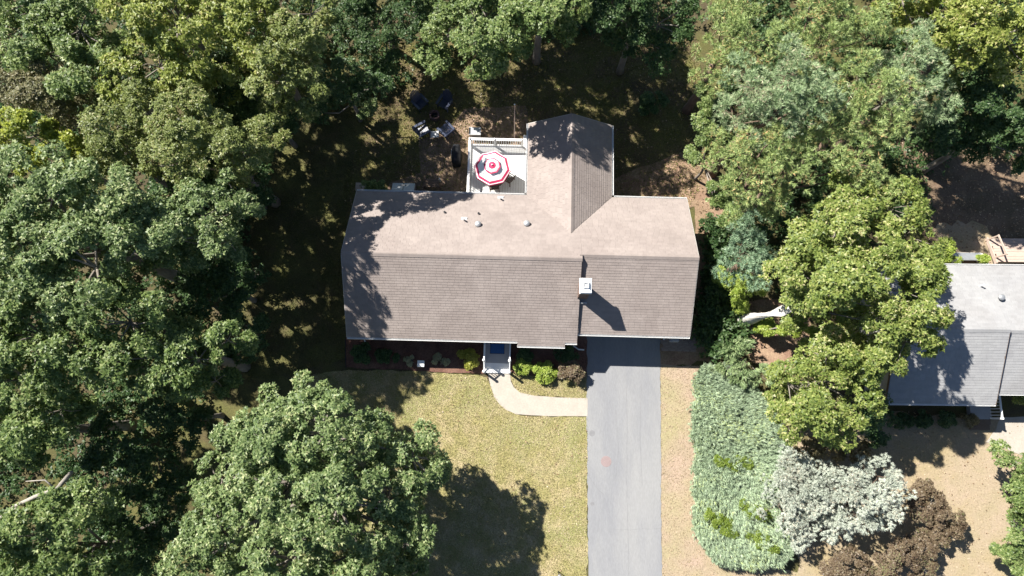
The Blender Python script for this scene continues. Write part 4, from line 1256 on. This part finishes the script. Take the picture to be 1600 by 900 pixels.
tree("understory_tree", "dark shaded low tree between the bottom left crowns", "tree", W1, 'broad', L_deep, [(285, 690, 34, 4), (280, 755, 30, 3.5), (262, 835, 36, 3.5), (175, 690, 45, 5), (235, 720, 45, 4.5), (190, 780, 45, 5), (250, 790, 40, 4), (200, 860, 42, 4.5)], trunk_r=.16)
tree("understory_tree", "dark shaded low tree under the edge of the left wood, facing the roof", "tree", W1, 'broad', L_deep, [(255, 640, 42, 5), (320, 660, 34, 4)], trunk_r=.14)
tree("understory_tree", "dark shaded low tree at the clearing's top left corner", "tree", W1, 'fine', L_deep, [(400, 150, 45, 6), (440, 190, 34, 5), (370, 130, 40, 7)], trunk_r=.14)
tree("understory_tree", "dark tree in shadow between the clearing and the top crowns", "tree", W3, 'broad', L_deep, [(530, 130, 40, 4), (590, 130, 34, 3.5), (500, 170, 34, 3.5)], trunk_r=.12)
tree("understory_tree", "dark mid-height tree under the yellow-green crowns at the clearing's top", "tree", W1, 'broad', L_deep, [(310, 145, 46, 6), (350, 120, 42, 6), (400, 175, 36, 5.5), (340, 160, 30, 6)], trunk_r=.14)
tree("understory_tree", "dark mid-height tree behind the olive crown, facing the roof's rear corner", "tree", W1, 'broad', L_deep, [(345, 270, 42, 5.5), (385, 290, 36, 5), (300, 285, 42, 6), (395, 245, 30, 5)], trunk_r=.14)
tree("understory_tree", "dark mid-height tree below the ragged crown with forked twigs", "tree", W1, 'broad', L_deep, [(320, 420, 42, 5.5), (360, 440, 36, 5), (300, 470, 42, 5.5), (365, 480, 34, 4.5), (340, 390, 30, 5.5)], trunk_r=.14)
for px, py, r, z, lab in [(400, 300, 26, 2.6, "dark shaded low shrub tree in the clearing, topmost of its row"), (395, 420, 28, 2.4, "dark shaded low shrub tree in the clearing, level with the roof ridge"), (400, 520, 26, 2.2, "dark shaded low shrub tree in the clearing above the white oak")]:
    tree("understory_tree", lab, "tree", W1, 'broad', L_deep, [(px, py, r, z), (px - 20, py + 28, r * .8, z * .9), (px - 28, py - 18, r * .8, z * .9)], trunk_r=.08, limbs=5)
tree("oak_tree", "big spreading white oak on the front lawn at the bottom left", "tree", None, 'oak', L_oakblue,
     [(415, 690, 66, 8.5), (500, 680, 62, 8.5), (560, 690, 50, 7.8), (640, 715, 48, 6.5), (670, 745, 30, 6), (600, 790, 58, 7), (520, 790, 70, 8.8), (420, 790, 70, 8.5), (340, 745, 42, 7), (340, 840, 60, 7.5), (300, 880, 40, 7),
      (450, 880, 68, 8), (550, 870, 58, 7.5), (630, 840, 44, 6.2), (480, 615, 26, 6.8), (440, 640, 34, 7), (370, 670, 30, 7), (640, 900, 40, 6), (500, 950, 70, 7.5), (360, 950, 60, 7)], base=(560, 745), trunk_r=.42, limbs=14)
# ---- wood on the right
tree("pine_tree", "pale pine at the top, first of the right wood beside the dark back garden", "tree", W2, 'pine', L_pine, [(1130, 30, 42, 9), (1175, 55, 45, 9.5), (1120, 95, 36, 8), (1160, 0, 50, 9)], bark=M_pinebark, trunk_r=.24)
tree("pine_tree", "yellow-green pine at top right between pale pine and oak", "tree", W2, 'pine', L_pine, [(1270, 20, 45, 10), (1330, 15, 48, 10), (1290, 65, 34, 9.5), (1360, 55, 32, 9)], bark=M_pinebark, trunk_r=.24)
tree("white_pine_tree", "large soft grey-green pine in the middle of the right wood", "tree", W2, 'pine', L_palepine, [(1180, 130, 52, 10), (1235, 110, 52, 10.5), (1270, 150, 46, 10), (1210, 180, 50, 10), (1150, 175, 36, 8.5)], bark=M_pinebark, trunk_r=.3)
tree("pine_tree", "bright tufted pine right of the soft grey-green pine", "tree", W2, 'pine', L_pine, [(1345, 130, 45, 9.5), (1385, 155, 42, 9.5), (1340, 185, 42, 9), (1300, 195, 36, 9), (1390, 200, 30, 8.5)], bark=M_pinebark, trunk_r=.26)
tree("pine_tree", "tufted green pine above the big oak of the right wood", "tree", W2, 'pine', L_pine, [(1190, 240, 50, 9), (1235, 255, 42, 9), (1280, 232, 38, 9), (1170, 290, 42, 8), (1215, 300, 26, 7.5), (1130, 230, 34, 7), (1345, 250, 42, 8.5), (1380, 285, 34, 8)], bark=M_pinebark, trunk_r=.3)
tree("pine_tree", "greyish shaded pine with bare twigs left of the top right oak", "tree", W2, 'pine', L_palepine, [(1425, 75, 44, 9.5), (1455, 105, 42, 9.2), (1425, 130, 40, 9), (1468, 160, 34, 8)], bark=M_pinebark, trunk_r=.22)
tree("oak_tree", "yellow-green oak in the top right corner", "tree", W2, 'oak', L_lime, [(1470, 15, 52, 10), (1540, 25, 55, 10.5), (1590, 60, 50, 10), (1520, 75, 40, 9.5), (1585, 110, 36, 9), (1640, 20, 70, 10), (1420, -20, 60, 9)], trunk_r=.28)
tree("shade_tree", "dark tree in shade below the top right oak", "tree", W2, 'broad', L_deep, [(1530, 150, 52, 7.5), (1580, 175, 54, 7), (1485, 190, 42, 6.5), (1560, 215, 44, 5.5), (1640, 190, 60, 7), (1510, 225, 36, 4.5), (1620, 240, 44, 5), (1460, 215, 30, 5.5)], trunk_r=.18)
oak2 = tree("oak_tree", "large yellow-green oak with a leaning pale trunk between the two houses", "tree", W2, 'oak', L_postoak,
     [(1340, 310, 52, 8.2), (1400, 320, 46, 8), (1285, 360, 54, 8.2), (1350, 380, 62, 9), (1420, 370, 52, 8.2), (1260, 420, 48, 8), (1320, 440, 58, 9), (1390, 440, 60, 9), (1445, 420, 36, 9), (1440, 488, 42, 9.2), (1462, 452, 28, 9), (1370, 500, 44, 8.2), (1270, 480, 36, 7.2)],
     base=(1154, 503), bark=M_bark, trunk_r=.0001, limbs=12)
tree("oak_tree", "lower yellow-green oak right of the juniper hedge, below the largest oak", "tree", W2, 'oak', L_postoak,
     [(1300, 550, 46, 6.5), (1350, 570, 42, 6.2), (1240, 600, 44, 5.8), (1290, 625, 48, 6), (1345, 630, 36, 5.5), (1240, 650, 36, 5), (1310, 670, 32, 4.8), (1425, 532, 36, 8.6), (1388, 556, 32, 8)], bark=M_bark, trunk_r=.26)
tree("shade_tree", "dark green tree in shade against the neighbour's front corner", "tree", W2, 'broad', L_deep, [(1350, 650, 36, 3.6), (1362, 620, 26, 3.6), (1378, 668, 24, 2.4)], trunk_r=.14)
tree("blue_cedar_tree", "soft blue-green conifer beside the right gable of the house", "tree", W2, 'pine', L_bluegreen, [(1170, 390, 42, 4.5), (1190, 425, 34, 4), (1145, 420, 28, 3.6), (1170, 355, 28, 4)], bark=M_pinebark, trunk_r=.16)
tree("tall_shrub", "mixed green shrub along the soil strip right of the house", "shrub", "shrubs along the right wood edge", 'broad', L_oak, [(1100, 200, 26, 3.5), (1095, 150, 22, 3.5), (1120, 300, 24, 3.2), (1145, 335, 26, 3.5), (1085, 245, 16, 2.5)], trunk_r=.08)
tree("tall_shrub", "light green shrub at the foot of the blue-green conifer", "shrub", "shrubs along the right wood edge", 'fine', L_shrub, [(1150, 458, 26, 1.3), (1172, 450, 24, 1.5), (1132, 435, 20, 1.5), (1160, 478, 13, .9)], trunk_r=.08)
tree("tall_shrub", "yellow-green shrub sprawling round the leaning pale trunk", "shrub", "shrubs along the right wood edge", 'broad', L_shrub, [(1232, 505, 20, 2.2), (1200, 508, 13, 1.2), (1182, 510, 10, .8), (1270, 535, 20, 2.6), (1252, 478, 22, 3.8)], trunk_r=.06)
# the leaning pale trunk of the big oak
bo_ = np.array([*at(1154, 503, 0)[:2], 0])
crp = at(1350, 420, 7) - bo_
p1 = at(1220, 487, 3.4) - bo_
lt = MB().tube([(-.12, 0, .10), (0, 0, .28), tuple(p1 * .35 + np.array([0, 0, .15])), tuple(p1), tuple(p1 * .45 + crp * .55), tuple(crp)], [.26, .34, .31, .28, .24, .16], 12)
lt.build("trunk", M_palebark, oak2, smooth=True)

# ---- hedge, spruces and shrubs of the right garden
def hedge():
    rng = np.random.default_rng(77)
    poly = [(1098, 575), (1092, 640), (1093, 760), (1096, 835), (1120, 872), (1160, 884), (1215, 882), (1240, 862), (1238, 800), (1228, 690), (1205, 640), (1175, 600), (1140, 575)]
    Z = 1.15
    W_ = np.array([at(x, y, Z)[:2] for x, y in poly])
    b = np.array([*W_.mean(0), 0])
    t = thing("juniper_hedge", "broad grey-green juniper hedge beside the driveway verge with a straight trimmed side", "hedge", (b[0], b[1], 0))
    lo, hi = W_.min(0), W_.max(0)
    pts = rng.uniform(lo, hi, size=(2600, 2))
    ins = inside(pts, W_)
    pts = pts[ins]
    n = len(pts)
    ed = edge_dist(pts, W_)
    out = pts - np.array([b[0], b[1]])
    hn = np.sin(pts[:, 0] * 2.3 + 1.1 * np.sin(pts[:, 1] * 1.7)) * np.sin(pts[:, 1] * 2.1 + .9 * np.sin(pts[:, 0] * 2.9)) + .5 * np.sin(pts[:, 0] * 5.3 + pts[:, 1] * 4.1)
    keep = (hn > -.85) | (rng.random(n) < .25)
    pts, ed, hn = pts[keep], ed[keep], hn[keep]
    n = len(pts)
    zz = (1 + .16 * hn) * Z * np.clip(.35 + ed * .9, 0, 1) ** .5 * rng.uniform(.86, 1.1, n)
    # the trimmed sides are filled down to the ground too
    m = ed < .45
    side = np.concatenate([np.c_[pts[m], rng.uniform(.15, .95, m.sum())] for _ in range(3)])
    C = np.concatenate([np.c_[pts, zz], side])
    t_ = 13
    P = np.repeat(C, t_, 0) + rng.normal(size=(len(C) * t_, 3)) * np.array([.13, .13, .07])
    hx = unit(np.c_[P[:, 0] - b[0], P[:, 1] - b[1], np.zeros(len(P))])
    A = unit(hx * .45 + np.array([.40, -.50, .30]) + rng.normal(size=P.shape) * .32)
    V, F = needles(P, A, 13, .22, .034, rng, 38)
    V = V - b; V[:, 2] = np.maximum(V[:, 2], .03)
    TRIS[0] += len(F)
    put("foliage", mesh_np("foliage", V, F, L_juniper), t)
    st_ = MB()
    for i in range(26):
        q = pts[rng.integers(0, n)] - b[:2]
        st_.tube([(q[0], q[1], 0), (q[0] * 1.03, q[1] * 1.03, .5), (q[0] * 1.06, q[1] * 1.06, .95)], [.05, .035, .012], 5)
    st_.build("stems", M_bark, t)
    return t


def inside(p, poly):
    x, y = p[:, 0], p[:, 1]
    r = np.zeros(len(p), bool)
    n = len(poly)
    for i in range(n):
        a, b = poly[i], poly[(i + 1) % n]
        c = ((a[1] > y) != (b[1] > y)) & (x < (b[0] - a[0]) * (y - a[1]) / (b[1] - a[1] + 1e-12) + a[0])
        r ^= c
    return r


def edge_dist(p, poly):
    d = np.full(len(p), 1e9)
    n = len(poly)
    for i in range(n):
        a, b = poly[i], poly[(i + 1) % n]
        ab = b - a
        t = np.clip(((p - a) @ ab) / (ab @ ab), 0, 1)
        d = np.minimum(d, np.linalg.norm(p - (a + t[:, None] * ab), axis=1))
    return d


hedge()
tree("thuja_shrub", "fresh green conifer shrub at the house end of the juniper hedge", "shrub", None, 'juniper', L_thuja, [(1150, 545, 20, 1.5), (1168, 565, 22, 1.6), (1140, 575, 16, 1.3), (1190, 585, 16, 1.4), (1160, 590, 14, 1.4)], trunk_r=.05, limbs=5)
BG = "bright weeds growing through the juniper hedge"
for i, (px, py, r, lab) in enumerate([(1177, 800, 15, "bright green sapling in the hedge nearest the silver spruce"), (1190, 846, 16, "bright green weed patch near the hedge's lower right end"), (1122, 812, 13, "bright green weed tuft near the hedge's straight side, low down"),
                            (1132, 728, 14, "bright green weed tuft in the upper middle of the hedge"), (1160, 722, 10, "small bright green weed right of the upper weed tuft in the hedge"), (1137, 832, 9, "small bright weed at the hedge's lower end, left of the big patch")]):
    tree("weed_sapling", lab, "weed", BG, 'small', L_bright, [(px, py, r * .75, 1.35), (px + r, py + r * .4, r * .6, 1.3), (px - r * .9, py - r * .6, r * .55, 1.3)], trunk_r=.015, limbs=3)
tree("silver_spruce_tree", "silvery blue spruce leaning over the juniper hedge, the broader of two", "tree", "silver spruces by the hedge", 'spruce', L_spruce, [(1250, 760, 46, 2.6), (1220, 790, 34, 2.0), (1265, 810, 42, 2.0), (1235, 730, 30, 2.3), (1290, 765, 40, 2.8), (1310, 805, 32, 2.0), (1240, 835, 24, 1.4)], bark=M_pinebark, trunk_r=.14, sq=.65)
tree("silver_spruce_tree", "paler silvery spruce with orange dead twigs, right of the broader one", "tree", "silver spruces by the hedge", 'spruce', L_spruce, [(1345, 765, 38, 4.0), (1378, 745, 32, 3.8), (1398, 772, 28, 3.4), (1365, 800, 34, 3.2), (1330, 790, 30, 3.0), (1352, 735, 22, 3.6)], bark=M_pinebark, trunk_r=.14, sq=.65)
tree("brown_shrub", "dull brown-green shrub behind the silver spruces", "shrub", "brown shrubs right of the hedge", 'fine', L_brownbush, [(1290, 700, 30, 1.6), (1330, 695, 28, 1.6), (1260, 705, 20, 1.3)], trunk_r=.05)
CS = "copper leaved shrubs at the lower right"
tree("copper_shrub", "copper leaved shrub right of the silver spruces, at the dry yard's edge", "shrub", CS, 'shrub', L_copper, [(1452, 790, 28, 1.6), (1478, 812, 24, 1.4), (1438, 768, 18, 1.3), (1465, 838, 20, 1.1)], trunk_r=.05)
tree("copper_shrub", "copper leaved shrub at the bottom edge in full sun, largest of the three", "shrub", CS, 'shrub', L_copper, [(1402, 872, 31, 1.5), (1436, 850, 24, 1.4), (1385, 902, 26, 1.4), (1440, 893, 20, 1.1)], trunk_r=.05)
tree("copper_shrub", "small copper leaved shrub at the bottom edge, leftmost of the three", "shrub", CS, 'shrub', L_copper, [(1330, 885, 26, 1.3), (1303, 893, 18, 1.0), (1350, 908, 20, 1.1)], trunk_r=.04)
tree("garden_tree", "mid green small tree cut by the right edge beside the parched yard", "tree", None, 'broad', L_oak, [(1590, 720, 34, 3.2), (1580, 770, 30, 3), (1590, 830, 34, 2.8), (1575, 860, 20, 2.2), (1640, 780, 60, 3.6), (1600, 880, 24, 2.2)], base=(1582, 792), trunk_r=.1)
NSH = "shrubs along the neighbour's house"
for px, py, r, z, m, lab in [(1480, 395, 22, 1.6, L_shrub, "light green shrub at the rear left corner of the grey roofed house"), (1537, 406, 11, 1.2, L_shrub, "small round light green shrub left of the timber steps"),
                             (1592, 615, 20, 1.8, L_lime, "yellow-green shrub over the neighbour's porch"), (1410, 655, 14, .7, L_deep, "dark clipped shrub at the left end of the neighbour's front bed"), (1442, 655, 14, .7, L_deep, "dark clipped shrub left of centre in the neighbour's front bed"),
                             (1478, 654, 15, .7, L_deep, "dark clipped shrub right of centre in the neighbour's front bed"), (1514, 655, 12, .6, L_brownbush, "small dull shrub next to the neighbour's porch")]:
    tree("garden_shrub", lab, "shrub", NSH, 'shrub' if r > 11 else 'small', m, [(px - r * .3, py, r * .8, z * .6), (px + r * .4, py + r * .2, r * .65, z * .55)] + ([(px, py - r * .5, r * .6, z * .7)] if r > 18 else []), trunk_r=.03, limbs=5)
# ---- shrubs before and behind the house
FS = "shrubs in the front bed"
for px, py, r, z, st_, m, lab in [
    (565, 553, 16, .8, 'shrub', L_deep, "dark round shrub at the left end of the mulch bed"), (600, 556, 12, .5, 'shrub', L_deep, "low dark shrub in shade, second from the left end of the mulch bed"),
    (732, 561, 15, .75, 'shrub', L_gold, "golden round shrub left of the porch steps"), (815, 574, 13, .7, 'shrub', L_shrub, "yellow-green shrub right of the porch steps"),
    (851, 582, 18, .8, 'shrub', L_shrub, "larger yellow-green shrub casting a round shadow beside the path"), (893, 582, 20, 1.1, 'shrub', L_copper, "coppery brown shrub at the driveway corner"),
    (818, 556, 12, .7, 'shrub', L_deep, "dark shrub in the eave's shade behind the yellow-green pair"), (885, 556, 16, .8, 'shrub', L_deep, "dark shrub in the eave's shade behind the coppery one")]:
    tree("garden_shrub", lab, "shrub", FS, st_, m, [(px - r * .35, py - r * .2, r * .68, z * .55), (px + r * .38, py + r * .1, r * .66, z * .55), (px, py + r * .3, r * .62, z * .5), (px + r * .1, py - r * .45, r * .55, z * .6)], trunk_r=.025, limbs=5)
PP = "small perennials in the mulch bed"
for px, py, r, lab in [(641, 563, 7, "small pale perennial left of the white box"), (683, 561, 7, "pale rosette plant right of the white box"), (696, 565, 5, "tiny pale plant right of the rosette plant"), (619, 560, 6, "tiny shaded plant near the middle of the mulch bed's left half")]:
    tree("perennial_plant", lab, "plant", PP, 'small', L_pale if px > 630 else L_deep, [(px, py, r, .15)], trunk_r=.008, limbs=3)
tree("garden_shrub", "glossy green shrub by the stoop at the rear left corner", "shrub", "shrubs behind the house", 'shrub', L_oak, [(580, 290, 12, .8), (598, 291, 10, .7)], trunk_r=.03, limbs=4)
tree("garden_shrub", "round dark green shrub on the back lawn near the pines", "shrub", "shrubs behind the house", 'broad', L_deep, [(1020, 158, 20, .9), (1010, 165, 14, .7)], trunk_r=.04, limbs=5)
tree("garden_shrub", "bluish shrub half lit among shadows left of the garden chairs", "shrub", "shrubs behind the house", 'broad', L_oakblue, [(577, 165, 12, 1.2), (570, 180, 10, .9)], trunk_r=.03, limbs=5)


# ------------------------------------------------------------------ undergrowth and grass
def scatter(poly_px, n, rng):
    W_ = np.array([at(x, y, 0)[:2] for x, y in poly_px])
    lo, hi = W_.min(0), W_.max(0)
    p = rng.uniform(lo, hi, size=(int(n * 2.5), 2))
    return p[inside(p, W_)][:n]


rng = np.random.default_rng(5)
und = []
for poly, n in (([(1098, 345), (1122, 350), (1150, 470), (1150, 545), (1095, 560), (1092, 500), (1100, 420)], 150), ([(-120, -80), (520, -80), (520, 90), (420, 170), (400, 330), (330, 520), (330, 620), (260, 700), (230, 985), (-120, 985)], 1500),
                ([(500, -80), (1110, -80), (1100, 50), (830, 60), (640, 125), (500, 200)], 330), ([(1110, -80), (1720, -80), (1700, 240), (1440, 260), (1440, 330), (1220, 480), (1140, 360), (1110, 200)], 850)):
    p = scatter(poly, n, rng)
    C = np.c_[p, rng.uniform(.1, 1.0, len(p))]
    t_ = 11
    P = np.repeat(C, t_, 0) + rng.normal(size=(len(C) * t_, 3)) * np.array([.28, .28, .14])
    P[:, 2] = np.maximum(P[:, 2], .05)
    A = unit(np.array([0, 0, 1.0]) + rng.normal(size=P.shape) * .5)
    und.append(rosettes(P, A, 8, .18, .11, rng))
V, F = merge(und)
TRIS[0] += len(F)
tag(put("undergrowth", mesh_np("undergrowth", V, F, L_deep)), kind='stuff')


def blades(name, polys, m, h=.075, w=.022, rng=rng, hole=None):
    ps = np.concatenate([scatter(pl, n, rng) for pl, n in polys])
    n = len(ps)
    a = rng.uniform(0, 2 * np.pi, n)
    b = rng.uniform(0, 2 * np.pi, n)
    hh = h * rng.uniform(.5, 1.4, n)
    ww = w * rng.uniform(.6, 1.5, n)
    ln = hh * rng.uniform(.3, 1.3, n)
    V = np.empty((n, 3, 3))
    V[:, 0] = np.c_[ps[:, 0] + ww * np.cos(a), ps[:, 1] + ww * np.sin(a), np.full(n, .008)]
    V[:, 1] = np.c_[ps[:, 0] - ww * np.cos(a), ps[:, 1] - ww * np.sin(a), np.full(n, .008)]
    V[:, 2] = np.c_[ps[:, 0] + ln * np.cos(b), ps[:, 1] + ln * np.sin(b), hh]
    TRIS[0] += n
    return tag(put(name, mesh_np(name, V.reshape(-1, 3), np.arange(n * 3).reshape(-1, 3), m)), kind='stuff')


blades("lawn_grass", [(P_lawn, 140000), (P_bed2, 7000)], L_grass, .06, .013)
blades("verge_grass", [(P_verge, 11000), (P_yard, 14000)], L_straw, .05)
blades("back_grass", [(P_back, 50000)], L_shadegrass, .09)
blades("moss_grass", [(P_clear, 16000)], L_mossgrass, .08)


def litter(name, polys, m):
    ps = np.concatenate([scatter(pl, n, rng) for pl, n in polys])
    P = np.c_[ps, np.full(len(ps), .035)]
    A = unit(np.array([0, 0, 1.0]) + rng.normal(size=P.shape) * .25)
    V, F = rosettes(P, A, 1, .11, .07, rng, tilt=(80, 95))
    V[:, 2] = np.maximum(V[:, 2], .018)
    TRIS[0] += len(F)
    tag(put(name, mesh_np(name, V, F, m)), kind='stuff')


litter("fallen_leaves", [(P_nback, 2600), (P_yard, 500), (P_back, 1800), (P_lawn, 250), ([(1085, 250), (1130, 330), (1125, 400), (1085, 320)], 80), ([(1140, 470), (1260, 465), (1270, 560), (1160, 545)], 350),
                        ([(655, 218), (700, 205), (725, 170), (822, 165), (826, 215), (722, 225), (722, 300), (610, 285)], 350), ([(1030, 300), (1090, 300), (1090, 250), (1030, 250)], 60)], L_litter)
